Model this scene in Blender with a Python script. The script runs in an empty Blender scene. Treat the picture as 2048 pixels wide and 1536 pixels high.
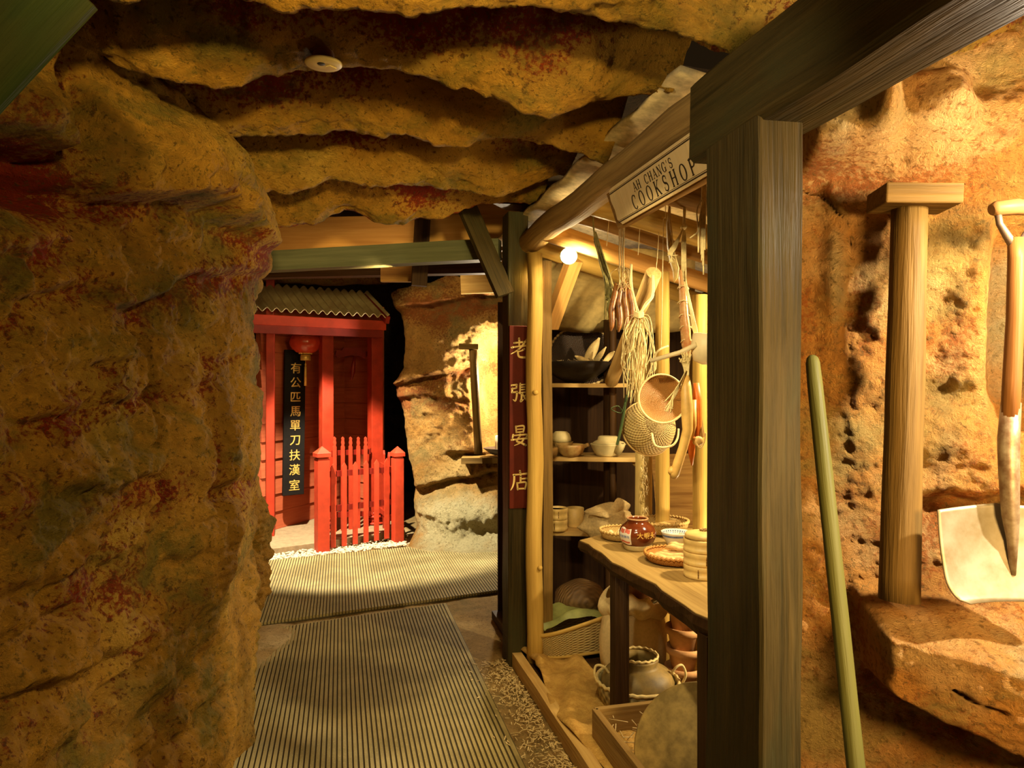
import bpy, bmesh, math, random
import numpy as np
from mathutils import Vector, Matrix, noise as mnoise

random.seed(7)
SC = bpy.context.scene
COL = SC.collection

# ------------------------------------------------------------------ camera, world, lights, exposure
F = 1409.0                      # focal length in pixels of the 2048 x 1536 frame
EYE = 1.5                       # eye height; world Y runs along the passage
YAW = math.radians(13.7)        # the camera looks a little to the right of the passage
SN, CS = math.sin(YAW), math.cos(YAW)
cam_d = bpy.data.cameras.new('camera')
cam_d.sensor_width = 36.0
cam_d.lens = F / 2048.0 * 36.0
cam_d.clip_start = 0.05
cam = bpy.data.objects.new('camera', cam_d)
cam.location = (0, 0, EYE)
cam.rotation_euler = (math.pi / 2, 0, -YAW)
COL.objects.link(cam)
SC.camera = cam

w = bpy.data.worlds.new('world')
SC.world = w
w.use_nodes = True
w.node_tree.nodes['Background'].inputs[0].default_value = (1.0, 0.55, 0.2, 1)
w.node_tree.nodes['Background'].inputs[1].default_value = 0.012

SC.view_settings.view_transform = 'Standard'
SC.view_settings.look = 'None'
SC.view_settings.gamma = 1
SC.view_settings.use_curve_mapping = False
SC.view_settings.exposure = 0.0


def light(name, kind, loc, power, color, target=None, size=0.1, angle=60, blend=0.3):
    l = bpy.data.lights.new(name, kind)
    l.energy = power
    l.color = color
    if kind == 'AREA':
        l.size = size
    else:
        l.shadow_soft_size = size
    if kind == 'SPOT':
        l.spot_size = math.radians(angle)
        l.spot_blend = blend
    o = bpy.data.objects.new(name, l)
    o.location = loc
    if target is not None:
        o.rotation_euler = (Vector(target) - Vector(loc)).to_track_quat('-Z', 'Y').to_euler()
    COL.objects.link(o)
    return o


# ------------------------------------------------------------------ where a picture point lies in the place
def P(px, py, d):
    """point at depth d (metres along the view) seen at a picture point"""
    u = (px - 1024) / F
    v = (768 - py) / F
    return Vector((SN * d + CS * u * d, CS * d - SN * u * d, EYE + v * d))


def PZ(px, py, z):
    return P(px, py, (z - EYE) * F / (768 - py))


def PY(px, py, Y):
    u = (px - 1024) / F
    return P(px, py, Y / (CS - SN * u))


def PX(px, py, X):
    u = (px - 1024) / F
    return P(px, py, X / (SN + CS * u))


# ------------------------------------------------------------------ the lamps and the added fill lights
light('passage_lamp', 'SPOT', (.35, -2.9, 1.70), 1250, (1.0, .74, .26), (.15, 2.6, 3.17), size=.15, angle=28, blend=.35)
light('wall_fill', 'SPOT', (.60, .15, 2.26), 115, (1.0, .73, .26), (-.75, 2.0, .85), size=.06, angle=105, blend=.4)  # added unseen fill, grazes the left wall to bring out ledge shadows
light('floor_lamp', 'SPOT', (.35, .9, 2.25), 18, (1.0, .80, .40), (.30, 2.9, 0), size=.03, angle=62, blend=.35)
light('sign_fill', 'SPOT', (-.25, 1.15, 2.18), 34, (1.0, .82, .48), (.95, 1.85, 1.75), size=.03, angle=78, blend=.5)  # added unseen fill for the lettered board and the big post
light('gate_spot', 'SPOT', (-.50, 5.55, 3.0), 1500, (1.0, .89, .68), (.15, 6.60, .0), size=.03, angle=56, blend=.35)
light('rock_fill', 'SPOT', (-.2, 5.30, 2.56), 110, (1.0, .74, .36), (1.2, 6.5, 1.75), size=.04, angle=60, blend=.6)  # added fill on the far rock, hidden behind the roof plank
light('plank_fill', 'SPOT', (.25, 4.1, 2.12), 20, (1.0, .66, .28), (.05, 4.7, 2.5), size=.05, angle=76, blend=.5)  # added unseen fill to brighten the roof plank
light('shovel_lamp', 'POINT', P(2215, 330, 1.47), 28, (1.0, .84, .60), size=.03)
light('right_fill', 'SPOT', (1.20, -.3, 1.6), 290, (1.0, .66, .26), (1.6, 1.6, 1.45), size=.2, angle=82, blend=.7)
light('niche_lamp', 'POINT', P(1022, 752, 6.5), 150, (1.0, .85, .60), size=.05)
light('shop_spot', 'POINT', (1.16, 3.30, 2.10), 9, (1.0, .80, .42), size=.04)
light('shop_lamp', 'SPOT', (1.95, 2.35, 2.02), 150, (1.0, .80, .45), (1.35, 3.1, .9), size=.03, angle=120, blend=.4)
light('shop_low_fill', 'POINT', (1.98, 2.7, .62), 34, (1.0, .78, .42), size=.05)  # added unseen fill for the goods under the table
light('shop_front_fill', 'SPOT', (.30, 1.35, 2.2), 95, (1.0, .80, .42), (1.40, 2.75, 1.3), size=.03, angle=44, blend=.35)  # added unseen fill for the hanging food
light('kerb_fill', 'SPOT', (.70, 2.1, 2.2), 45, (1.0, .80, .42), (1.10, 2.75, .1), size=.03, angle=48, blend=.4)  # added unseen fill over the kerb and the floor sacking
light('corner_fill', 'SPOT', (.985, 3.64, 2.12), 70, (1.0, .80, .42), (1.22, 3.1, .1), size=.03, angle=62, blend=.4)  # added unseen fill reaching the sack and basket on the floor
light('shovel_spot', 'SPOT', (2.05, .55, 2.10), 330, (1.0, .88, .70), (1.62, 1.5, 1.05), size=.03, angle=75, blend=.5)


# ------------------------------------------------------------------ mesh building
def frame(p0, p1, up=(0, 0, 1)):
    a = (Vector(p1) - Vector(p0)).normalized()
    u = Vector(up)
    if abs(a.dot(u.normalized())) > 0.98:
        u = Vector((0, 1, 0))
    s = a.cross(u).normalized()
    t = s.cross(a).normalized()
    return s, t, a


class MB:
    def __init__(self):
        self.v, self.f, self.g, self.s = [], [], [], []

    def add(self, vs, fs, smooth=False, gr=None):
        o = len(self.v)
        self.v += [tuple(p) for p in vs]
        self.g += [tuple(p) for p in (gr if gr is not None else vs)]
        self.f += [tuple(i + o for i in q) for q in fs]
        self.s += [smooth] * len(fs)
        return self

    def beam(self, p0, p1, w, h, up=(0, 0, 1), seg=1, wob=0.0, seed=0, rim=0.0, taper=1.0):
        """squared timber from p0 to p1; w across, h along 'up'; wob = hand-hewn waviness; rim = rounded arris"""
        s, t, a = frame(p0, p1, up)
        p0, p1 = Vector(p0), Vector(p1)
        L = (p1 - p0).length
        r = rim
        ring2 = []
        for sx, sy in ((-1, -1), (1, -1), (1, 1), (-1, 1)):
            if r == 0:
                ring2.append((sx * w / 2, sy * h / 2))
                continue
            k = [(sx * (w / 2 - r), sy * h / 2), (sx * w / 2, sy * (h / 2 - r))]
            ring2 += k[::-1] if sx * sy > 0 else k
        n = len(ring2)
        vs, gs, fs = [], [], []
        for i in range(seg + 1):
            k = i / seg
            c = p0 + (p1 - p0) * k
            sc = 1 + (taper - 1) * k
            for j, (x, y) in enumerate(ring2):
                dx = dy = 0
                if wob:
                    q = Vector((k * L * 3.1 + seed * 7.3, x * 9 + seed, y * 9))
                    dx = mnoise.noise(q) * wob
                    dy = mnoise.noise(q + Vector((31, 5, 9))) * wob
                vs.append(c + s * (x * sc + dx) + t * (y * sc + dy))
                gs.append((x + seed * 1.7, y + seed * .9, k * L))
        for i in range(seg):
            for j in range(n):
                a0, a1 = i * n + j, i * n + (j + 1) % n
                fs.append((a0, a1, a1 + n, a0 + n))
        fs.append(tuple(range(n))[::-1])
        fs.append(tuple(range(seg * n, seg * n + n)))
        return self.add(vs, fs, False, gs)

    def box(self, c, size, M=None, seed=0):
        x, y, z = size
        ax = max(range(3), key=lambda i: size[i])
        cs = [(-1, -1, -1), (1, -1, -1), (1, 1, -1), (-1, 1, -1), (-1, -1, 1), (1, -1, 1), (1, 1, 1), (-1, 1, 1)]
        vs, gs = [], []
        for q in cs:
            p = Vector((q[0] * x / 2, q[1] * y / 2, q[2] * z / 2))
            g = [p[(ax + 1) % 3] + seed * .37, p[(ax + 2) % 3] + seed * .61, p[ax]]
            gs.append(tuple(g))
            if M is not None:
                p = M @ p
            vs.append(Vector(c) + p)
        return self.add(vs, [(0, 3, 2, 1), (4, 5, 6, 7), (0, 1, 5, 4), (1, 2, 6, 5), (2, 3, 7, 6), (3, 0, 4, 7)], False, gs)

    def tube(self, pts, r, n=10, caps=True, smooth=True, wob=0.0, seed=0, flat=1.0):
        pts = [Vector(p) for p in pts]
        m = len(pts)
        rs = list(r) if hasattr(r, '__len__') else [r] * m
        tang = []
        for i in range(m):
            t = pts[min(i + 1, m - 1)] - pts[max(i - 1, 0)]
            tang.append(t.normalized() if t.length > 1e-9 else Vector((0, 0, 1)))
        ref = Vector((0, 0, 1)) if abs(tang[0].z) < 0.9 else Vector((1, 0, 0))
        s = tang[0].cross(ref).normalized()
        vs, gs, fs = [], [], []
        L = 0
        for i in range(m):
            s = (s - tang[i] * s.dot(tang[i]))
            s = s.normalized() if s.length > 1e-6 else tang[i].orthogonal().normalized()
            b = tang[i].cross(s)
            if i:
                L += (pts[i] - pts[i - 1]).length
            for j in range(n):
                a = 2 * math.pi * j / n
                rr = rs[i]
                if wob:
                    rr *= 1 + wob * mnoise.noise(Vector((math.cos(a) * 1.3 + seed * 5, math.sin(a) * 1.3, L * 4)))
                vs.append(pts[i] + s * (math.cos(a) * rr) + b * (math.sin(a) * rr * flat))
                gs.append((math.cos(a) * rs[i] + seed, math.sin(a) * rs[i], L))
        for i in range(m - 1):
            for j in range(n):
                k = (j + 1) % n
                fs.append((i * n + j, i * n + k, i * n + n + k, i * n + n + j))
        self.add(vs, fs, smooth, gs)
        if caps:
            o = len(self.v) - m * n
            self.f += [tuple(o + j for j in range(n))[::-1], tuple(o + (m - 1) * n + j for j in range(n))]
            self.s += [False, False]
        return self

    def lathe(self, prof, c=(0, 0, 0), n=32, M=None, smooth=True, rad=None, closed=False):
        """profile (r, z) turned about z; rad(a, i) scales the radius"""
        vs, gs, fs = [], [], []
        m = len(prof)
        arc = 0
        for i, (r, z) in enumerate(prof):
            if i:
                arc += math.hypot(r - prof[i - 1][0], z - prof[i - 1][1])
            for j in range(n):
                a = 2 * math.pi * j / n
                k = rad(a, i) if rad else 1.0
                p = Vector((r * k * math.cos(a), r * k * math.sin(a), z))
                if M is not None:
                    p = M @ p
                vs.append(Vector(c) + p)
                gs.append((a, arc, r))
        for i in range(m - 1 if not closed else m):
            i2 = (i + 1) % m
            for j in range(n):
                k = (j + 1) % n
                fs.append((i * n + j, i * n + k, i2 * n + k, i2 * n + j))
        self.add(vs, fs, smooth, gs)
        if not closed:
            o = len(self.v) - m * n
            if prof[0][0] > 1e-5:
                self.f.append(tuple(o + j for j in range(n))[::-1]); self.s.append(False)
            if prof[-1][0] > 1e-5:
                self.f.append(tuple(o + (m - 1) * n + j for j in range(n))); self.s.append(False)
        return self

    def prism(self, poly, th, c, ex, ey, ez):
        """outline poly (x, y) on axes ex, ey, thickness th along ez"""
        n = len(poly)
        c, ex, ey, ez = Vector(c), Vector(ex), Vector(ey), Vector(ez)
        vs = [c + ex * x + ey * y - ez * th / 2 for x, y in poly] + [c + ex * x + ey * y + ez * th / 2 for x, y in poly]
        gs = [(x, -th, y) for x, y in poly] + [(x, th, y) for x, y in poly]
        fs = [tuple(range(n))[::-1], tuple(range(n, 2 * n))] + [(i, (i + 1) % n, (i + 1) % n + n, i + n) for i in range(n)]
        return self.add(vs, fs, False, gs)

    def grid(self, fn, nu, nv, smooth=True, wrap=False, gfn=None):
        vs, gs, fs = [], [], []
        for i in range(nu + 1):
            for j in range(nv + (0 if wrap else 1)):
                p = fn(i / nu, j / nv)
                vs.append(p)
                gs.append(gfn(i / nu, j / nv) if gfn else p)
        m = nv + (0 if wrap else 1)
        for i in range(nu):
            for j in range(nv):
                k = (j + 1) % m
                fs.append((i * m + j, i * m + k, i * m + m + k, i * m + m + j))
        return self.add(vs, fs, smooth, gs)

    def blob(self, c, rx, ry, rz, n=16, m=10, wob=0.0, seed=0, M=None):
        def fn(u, v):
            th = math.pi * u
            ph = 2 * math.pi * v
            p = Vector((math.sin(th) * math.cos(ph), math.sin(th) * math.sin(ph), math.cos(th)))
            k = 1 + wob * mnoise.noise(p * 1.7 + Vector((seed * 3.1, seed, 0)))
            q = Vector((p.x * rx * k, p.y * ry * k, p.z * rz * k))
            if M is not None:
                q = M @ q
            return Vector(c) + q
        return self.grid(fn, m, n, True, True)


def mesh_of(name, mb, off=Vector((0, 0, 0))):
    me = bpy.data.meshes.new(name)
    me.from_pydata([(p[0] - off.x, p[1] - off.y, p[2] - off.z) for p in mb.v], [], mb.f)
    me.polygons.foreach_set('use_smooth', mb.s)
    at = me.attributes.new('grain', 'FLOAT_VECTOR', 'POINT')
    at.data.foreach_set('vector', [x for g in mb.g for x in g])
    me.validate()
    return me


def base_of(mb):
    xs, ys, zs = zip(*mb.v)
    return Vector(((min(xs) + max(xs)) / 2, (min(ys) + max(ys)) / 2, min(zs)))


def bevel(o, wd=0.004, seg=2):
    m = o.modifiers.new('bevel', 'BEVEL')
    m.width = wd
    m.segments = seg
    m.limit_method = 'ANGLE'
    m.angle_limit = math.radians(40)
    return o


def root(name, loc, label, cat, group=None):
    o = bpy.data.objects.new(name, None)
    o.empty_display_size = 0.05
    o.location = loc
    COL.objects.link(o)
    return tag(o, label, cat, group)


def tag(o, label, cat, group=None, kind=None):
    o['label'] = label
    o['category'] = cat
    if group:
        o['group'] = group
    if kind:
        o['kind'] = kind
    return o


def wloc(o):
    p = Vector(o.location)
    while o.parent:
        o = o.parent
        p += Vector(o.location)
    return p


def part(name, mb, mat, parent, label=None, bev=0):
    """one mesh, built in place, under its thing"""
    o = bpy.data.objects.new(name, mesh_of(name, mb, wloc(parent)))
    o.data.materials.append(mat)
    o.parent = parent
    COL.objects.link(o)
    if label:
        o['label'] = label
    if bev:
        bevel(o, bev)
    return o


def single(name, mb, mat, label, cat, group=None, kind=None, bev=0):
    b = base_of(mb)
    o = bpy.data.objects.new(name, mesh_of(name, mb, b))
    o.location = b
    o.data.materials.append(mat)
    COL.objects.link(o)
    if bev:
        bevel(o, bev)
    return tag(o, label, cat, group, kind)


def struct(name, mb_or_me, mat, label=None, cat=None, parent=None):
    me = mb_or_me if isinstance(mb_or_me, bpy.types.Mesh) else mesh_of(name, mb_or_me)
    o = bpy.data.objects.new(name, me)
    me.materials.append(mat)
    o.parent = parent
    COL.objects.link(o)
    if parent is None:
        o['kind'] = 'structure'
        o['label'] = label
        o['category'] = cat
    return o


# ------------------------------------------------------------------ materials
def nodes(name):
    m = bpy.data.materials.new(name)
    m.use_nodes = True
    nt = m.node_tree
    return m, nt, nt.nodes, nt.links, nt.nodes['Principled BSDF']


def nmix(nt, fac, a, b, typ='MIX'):
    n = nt.nodes.new('ShaderNodeMix')
    n.data_type = 'RGBA'
    n.blend_type = typ
    for sock, val in ((n.inputs[0], fac), (n.inputs[6], a), (n.inputs[7], b)):
        if isinstance(val, bpy.types.NodeSocket):
            nt.links.new(val, sock)
        elif isinstance(val, (int, float)):
            sock.default_value = val
        else:
            sock.default_value = (*val, 1)
    return n.outputs[2]


def nramp(nt, fac, lo, hi):
    n = nt.nodes.new('ShaderNodeMapRange')
    n.inputs[1].default_value = lo
    n.inputs[2].default_value = hi
    nt.links.new(fac, n.inputs[0])
    return n.outputs[0]


def nnoise(nt, vec, scale, detail=4, rough=0.55, dist=0.0):
    n = nt.nodes.new('ShaderNodeTexNoise')
    n.inputs['Scale'].default_value = scale
    n.inputs['Detail'].default_value = detail
    n.inputs['Roughness'].default_value = rough
    n.inputs['Distortion'].default_value = dist
    if vec is not None:
        nt.links.new(vec, n.inputs['Vector'])
    return n.outputs[0]


def nmap(nt, vec, scale=(1, 1, 1), loc=(0, 0, 0)):
    n = nt.nodes.new('ShaderNodeMapping')
    n.inputs['Scale'].default_value = scale
    n.inputs['Location'].default_value = loc
    nt.links.new(vec, n.inputs['Vector'])
    return n.outputs[0]


def nmath(nt, op, a, b=0.0):
    n = nt.nodes.new('ShaderNodeMath')
    n.operation = op
    for i, x in enumerate((a, b)):
        if isinstance(x, bpy.types.NodeSocket):
            nt.links.new(x, n.inputs[i])
        else:
            n.inputs[i].default_value = x
    return n.outputs[0]


def nbump(nt, b, h, strength=0.5, dist=0.01, normal=None):
    n = nt.nodes.new('ShaderNodeBump')
    n.inputs['Strength'].default_value = strength
    n.inputs['Distance'].default_value = dist
    nt.links.new(h, n.inputs['Height'])
    if normal is not None:
        nt.links.new(normal, n.inputs['Normal'])
    nt.links.new(n.outputs[0], b.inputs['Normal'])
    return n.outputs[0]


def grain_vec(nt):
    a = nt.nodes.new('ShaderNodeAttribute')
    a.attribute_name = 'grain'
    return a.outputs['Vector']


def attr_fac(nt, name):
    a = nt.nodes.new('ShaderNodeAttribute')
    a.attribute_name = name
    return a.outputs['Fac']


def wood(name, c1, c2, rough=0.65, fine=60, bump=0.35, spots=None, coarse=26, blotch=None):
    m, nt, N, L, b = nodes(name)
    g = grain_vec(nt)
    f1 = nnoise(nt, nmap(nt, g, (1, 1, 0.06)), coarse, 5, 0.6, 0.6)
    f2 = nnoise(nt, nmap(nt, g, (1, 1, 0.03)), fine * 1.6, 3, 0.6)
    f = nmath(nt, 'ADD', nmath(nt, 'MULTIPLY', nramp(nt, f1, .3, .7), .6), nmath(nt, 'MULTIPLY', nramp(nt, f2, .3, .7), .4))
    col = nmix(nt, f, c1, c2)
    if blotch:
        col = nmix(nt, nramp(nt, nnoise(nt, nmap(nt, g, (1, 1, .35)), 5, 4, .6), .48, .68), col, blotch)
    L.new(col, b.inputs['Base Color'])
    b.inputs['Roughness'].default_value = rough
    b.inputs['Specular IOR Level'].default_value = 0.10
    nbump(nt, b, f, bump, 0.006)
    return m


def plain(name, col, rough=0.6, metal=0.0, noise_amt=0.25, scale=25, bump=0.15, col2=None, spec=0.4, trans=0.0):
    m, nt, N, L, b = nodes(name)
    tc = N.new('ShaderNodeTexCoord').outputs['Object']
    f = nnoise(nt, tc, scale, 5, 0.6)
    c2 = col2 if col2 else tuple(c * (1 - noise_amt) for c in col)
    L.new(nmix(nt, nramp(nt, f, .35, .65), col, c2), b.inputs['Base Color'])
    b.inputs['Roughness'].default_value = rough
    b.inputs['Metallic'].default_value = metal
    b.inputs['Specular IOR Level'].default_value = spec
    if bump:
        nbump(nt, b, f, bump, 0.004)
    return m


def weave(name, c1, c2, su=60, sv=120, bump=0.8, rough=0.6):
    """basketwork on the turned coordinates: x = angle, y = run along the profile"""
    m, nt, N, L, b = nodes(name)
    g = grain_vec(nt)
    sep = N.new('ShaderNodeSeparateXYZ'); L.new(g, sep.inputs[0])
    a = nmath(nt, 'SINE', nmath(nt, 'MULTIPLY', sep.outputs[0], su))
    c = nmath(nt, 'SINE', nmath(nt, 'MULTIPLY', sep.outputs[1], sv * 6.283))
    f = nmath(nt, 'ADD', nmath(nt, 'MULTIPLY', nmath(nt, 'MULTIPLY', a, c), .5), .5)
    n = nnoise(nt, g, 9, 3)
    col = nmix(nt, nramp(nt, f, .1, .8), c2, c1)
    col = nmix(nt, nramp(nt, n, .3, .75), col, tuple(x * .7 for x in c1))
    L.new(col, b.inputs['Base Color'])
    b.inputs['Roughness'].default_value = rough
    nbump(nt, b, f, bump, 0.004)
    return m


def rock_mat(name, ochre, deep, pale, olive, k_red=1.0, bump=1.0, crust=(.60, .52, .27)):
    """weathered sandstone: ochre beds, red stain and red-painted recess shade, pale dust, olive lichen stains"""
    m, nt, N, L, b = nodes(name)
    pos = N.new('ShaderNodeNewGeometry').outputs['Position']
    big = nnoise(nt, pos, 1.6, 5, .6, .5)
    mid = nnoise(nt, pos, 7, 6, .65)
    spk = nnoise(nt, pos, 55, 4, .7)
    grit = nnoise(nt, pos, 160, 3, .7)
    col = nmix(nt, nramp(nt, mid, .35, .68), ochre, tuple(c * .62 for c in ochre))
    col = nmix(nt, nmath(nt, 'MULTIPLY', nramp(nt, big, .5, .68), .8), col, pale)
    red_shade = nmath(nt, 'ADD', attr_fac(nt, 'red_shade'), nmath(nt, 'MULTIPLY', nmath(nt, 'SUBTRACT', mid, .5), 1.2))
    red_shade = nmath(nt, 'ADD', red_shade, nmath(nt, 'MULTIPLY', nmath(nt, 'SUBTRACT', spk, .5), 2.4))
    col = nmix(nt, nmath(nt, 'MULTIPLY', nramp(nt, red_shade, .30, .62), k_red), col, deep)  # red from random stain and from shade painted into recesses
    ol = nnoise(nt, nmap(nt, pos, (1, 1, 1.6), (13, 4, 2)), 2.6, 6, .7, .4)
    col = nmix(nt, nmath(nt, 'MULTIPLY', nramp(nt, ol, .50, .64), .8), col, olive)
    pl = nmath(nt, 'ADD', attr_fac(nt, 'pale'), nmath(nt, 'MULTIPLY', nmath(nt, 'SUBTRACT', mid, .5), .9))
    col = nmix(nt, nmath(nt, 'MULTIPLY', nramp(nt, pl, .35, .8), .9), col, crust)
    fl = nramp(nt, nmath(nt, 'ADD', spk, nmath(nt, 'MULTIPLY', grit, .45)), .78, .88)
    col = nmix(nt, nmath(nt, 'MULTIPLY', fl, .65), col, tuple(c * .5 for c in olive))
    L.new(col, b.inputs['Base Color'])
    b.inputs['Roughness'].default_value = 0.8
    b.inputs['Specular IOR Level'].default_value = 0.15
    h = nmath(nt, 'ADD', nmath(nt, 'MULTIPLY', nnoise(nt, pos, 32, 8, .75, .6), 1.2), nmath(nt, 'MULTIPLY', nnoise(nt, pos, 110, 4, .75, .5), .6))
    nbump(nt, b, h, 1.0 * bump, .04)
    return m

# ------------------------------------------------------------------ the rock
def hash3(ix, iy, iz, seed):
    h = (ix * 374761393 + iy * 668265263 + iz * 2147483647 + seed * 1274126177) & 0xFFFFFFFF
    h = ((h ^ (h >> 13)) * 1274126177) & 0xFFFFFFFF
    return ((h ^ (h >> 16)) & 0xFFFF) / 65535.0


def vnoise(x, y, z, seed=0):
    ix, iy, iz = (np.floor(q).astype(np.int64) for q in (x, y, z))
    fx, fy, fz = x - ix, y - iy, z - iz
    fx, fy, fz = (q * q * q * (q * (q * 6 - 15) + 10) for q in (fx, fy, fz))
    r = 0
    for dx in (0, 1):
        for dy in (0, 1):
            for dz in (0, 1):
                r = r + hash3(ix + dx, iy + dy, iz + dz, seed) * (fx if dx else 1 - fx) * (fy if dy else 1 - fy) * (fz if dz else 1 - fz)
    return r * 2 - 1


def fbm(x, y, z, s, oc=4, seed=0, gain=0.5):
    r, a, t = 0, 1.0, 0.0
    for i in range(oc):
        r = r + a * vnoise(x * s, y * s, z * s, seed + i)
        t += a
        a *= gain
        s *= 2.03
    return r / t


def sstep(a, b, x):
    t = np.clip((x - a) / (b - a), 0, 1)
    return t * t * (3 - 2 * t)


def grid_mesh(name, X, Y, Z, red_shade, flip=False, keep=None, pale=None):
    nu, nv = X.shape
    co = np.stack([X, Y, Z], -1).reshape(-1, 3)
    idx = np.arange(nu * nv).reshape(nu, nv)
    q = np.stack([idx[:-1, :-1], idx[:-1, 1:], idx[1:, 1:], idx[1:, :-1]], -1).reshape(-1, 4)
    if flip:
        q = q[:, ::-1]
    if keep is not None:
        k = keep[:-1, :-1] & keep[1:, :-1] & keep[:-1, 1:] & keep[1:, 1:]
        q = q[k.reshape(-1)]
    me = bpy.data.meshes.new(name)
    me.vertices.add(len(co)); me.vertices.foreach_set('co', co.reshape(-1).astype(np.float32))
    me.loops.add(len(q) * 4); me.loops.foreach_set('vertex_index', q.reshape(-1).astype(np.int32))
    me.polygons.add(len(q))
    me.polygons.foreach_set('loop_start', np.arange(0, len(q) * 4, 4, dtype=np.int32))
    me.polygons.foreach_set('use_smooth', np.ones(len(q), dtype=bool))
    me.update(calc_edges=True)
    a = me.attributes.new('red_shade', 'FLOAT', 'POINT')
    a.data.foreach_set('value', np.clip(red_shade, 0, 1).reshape(-1).astype(np.float32))
    if pale is not None:
        a = me.attributes.new('pale', 'FLOAT', 'POINT')
        a.data.foreach_set('value', np.clip(pale, 0, 1).reshape(-1).astype(np.float32))
    me.validate()
    return me


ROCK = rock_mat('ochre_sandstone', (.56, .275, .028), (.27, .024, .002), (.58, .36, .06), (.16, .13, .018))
ROCK_R = rock_mat('orange_sandstone', (.74, .32, .06), (.50, .12, .015), (.82, .54, .22), (.46, .31, .08), .8)
ROCK_F = rock_mat('far_sandstone', (.50, .25, .055), (.26, .06, .012), (.60, .40, .14), (.24, .17, .05), .8)

# -------- left wall: a plan line from beside the camera to the corner and on behind it
plan = [(-1.05, .2), (-.95, 1.0), (-.78, 1.75), (-.58, 2.35), (-.40, 2.8), (-.31, 3.05), (-.34, 3.3), (-.46, 3.55), (-.60, 4.0), (-.64, 4.5), (-.60, 4.85), (-.66, 5.15), (-1.0, 5.4), (-1.6, 5.5)]


def smooth_line(pts, n, it=40):
    p = np.array(pts, float)
    d = np.r_[0, np.cumsum(np.hypot(*np.diff(p, axis=0).T))]
    s = np.linspace(0, d[-1], n)
    q = np.stack([np.interp(s, d, p[:, 0]), np.interp(s, d, p[:, 1])], 1)
    for _ in range(it):
        q[1:-1] = (q[:-2] + q[1:-1] * 2 + q[2:]) / 4
    d = np.r_[0, np.cumsum(np.hypot(*np.diff(q, axis=0).T))]
    return q, d


NL = 800
Lp, Ls = smooth_line(plan, NL, 150)


def left_hit(px, py):
    """where a picture point meets the plan line of the left wall: (s, z)"""
    u = (px - 1024) / F
    dx, dy = SN + CS * u, CS - SN * u
    c = Lp[:, 0] * dy - Lp[:, 1] * dx
    k = np.where((c[:-1] < 0) != (c[1:] < 0))[0]
    if len(k) == 0:
        i = int(np.argmax(c)); t = 0
    else:
        i = int(k[0]); t = c[i] / (c[i] - c[i + 1])
    j = min(i + 1, NL - 1)
    q = Lp[i] * (1 - t) + Lp[j] * t
    d = q[1] * CS + q[0] * SN
    return Ls[i] * (1 - t) + Ls[j] * t, EYE + (768 - py) / F * d


nz = 400
zz = np.linspace(-.06, 2.78, nz)
S, Zb = np.meshgrid(Ls, zz, indexing='ij')
Bx = np.repeat(Lp[:, :1], nz, 1); By = np.repeat(Lp[:, 1:], nz, 1)
tan = np.gradient(Lp, axis=0); tan /= np.linalg.norm(tan, axis=1)[:, None]
Nx, Ny = tan[:, 1][:, None], -tan[:, 0][:, None]

def folds(x, y, z, s, seed, oc=3):
    """sharp creases between rounded swellings"""
    r, a, t = 0, 1.0, 0.0
    for i in range(oc):
        r = r + a * np.abs(vnoise(x * s, y * s, z * s, seed + i)); t += a; a *= .5; s *= 2.1
    return r / t


D = .06 * fbm(Bx, By, Zb, 2.2, 4, 3) + .11 * (folds(Bx, By, Zb * 1.9, 2.6, 11) - .3) + .030 * fbm(Bx, By, Zb, 13, 4, 21, .6) + .009 * fbm(Bx, By, Zb, 42, 3, 25, .6)
RS = .04 + .30 * fbm(Bx, By, Zb * 2.2, 2.4, 4, 41)


def warp(a, amp, seed, S=S, Z=Zb):
    return a + amp * fbm(S, Z, Z * 0, 4.5, 3, seed)


def ledge(pts, up, A, dn, B, hit, S, Z, D, RS, red_shade=.6, ih=.10, fade=.16, seed=1, wa=.02):
    h = sorted(hit(*p) for p in pts)
    sx = np.array([q[0] for q in h]); zy = np.array([q[1] for q in h])
    dz = Z + wa * fbm(S, Z, Z * 0, 6, 3, seed) - np.interp(S, sx, zy)
    m = sstep(sx[0] - fade, sx[0] + fade * .4, S) * (1 - sstep(sx[-1] - fade * .4, sx[-1] + fade, S))
    D += m * np.where(dz > 0, A * np.exp(-np.abs(dz) / up) * sstep(-.004, .028, dz), -B * np.exp(-np.abs(dz) / dn) * sstep(.004, -.02, dz))
    RS += red_shade * m * np.exp(-((dz + ih * .55) / ih) ** 2)  # shade below the ledge painted in as red


LH = dict(hit=left_hit, S=S, Z=Zb, D=D, RS=RS)
ledge([(0, 272), (60, 285), (125, 305)], .12, 0.081, .16, 0.144, red_shade=0.45, ih=.16, **LH)
ledge([(147, 369), (239, 402), (290, 400), (342, 393), (400, 415), (470, 455), (520, 500)], .20, 0.117, .10, 0.081, red_shade=0.42, ih=.06, **LH)
ledge([(0, 500), (70, 492), (130, 482), (190, 505)], .05, 0.022, .06, 0.031, red_shade=0.39, ih=.05, **LH)
ledge([(263, 615), (320, 590), (378, 556), (440, 548), (500, 540), (545, 545)], .07, 0.046, .12, 0.056, red_shade=0.47, ih=.07, **LH)
ledge([(15, 622), (70, 590), (140, 566), (210, 560)], .06, 0.031, .06, 0.031, red_shade=0.39, ih=.05, **LH)
ledge([(0, 742), (120, 732), (240, 722)], .10, 0.031, .04, 0.028, red_shade=0.14, ih=.05, **LH)
ledge([(40, 835), (150, 815), (303, 783), (432, 763)], .10, 0.031, .05, 0.028, red_shade=0.33, ih=.05, **LH)
ledge([(440, 716), (500, 700), (535, 694)], .06, 0.019, .04, 0.019, red_shade=0.39, ih=.04, **LH)
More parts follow.
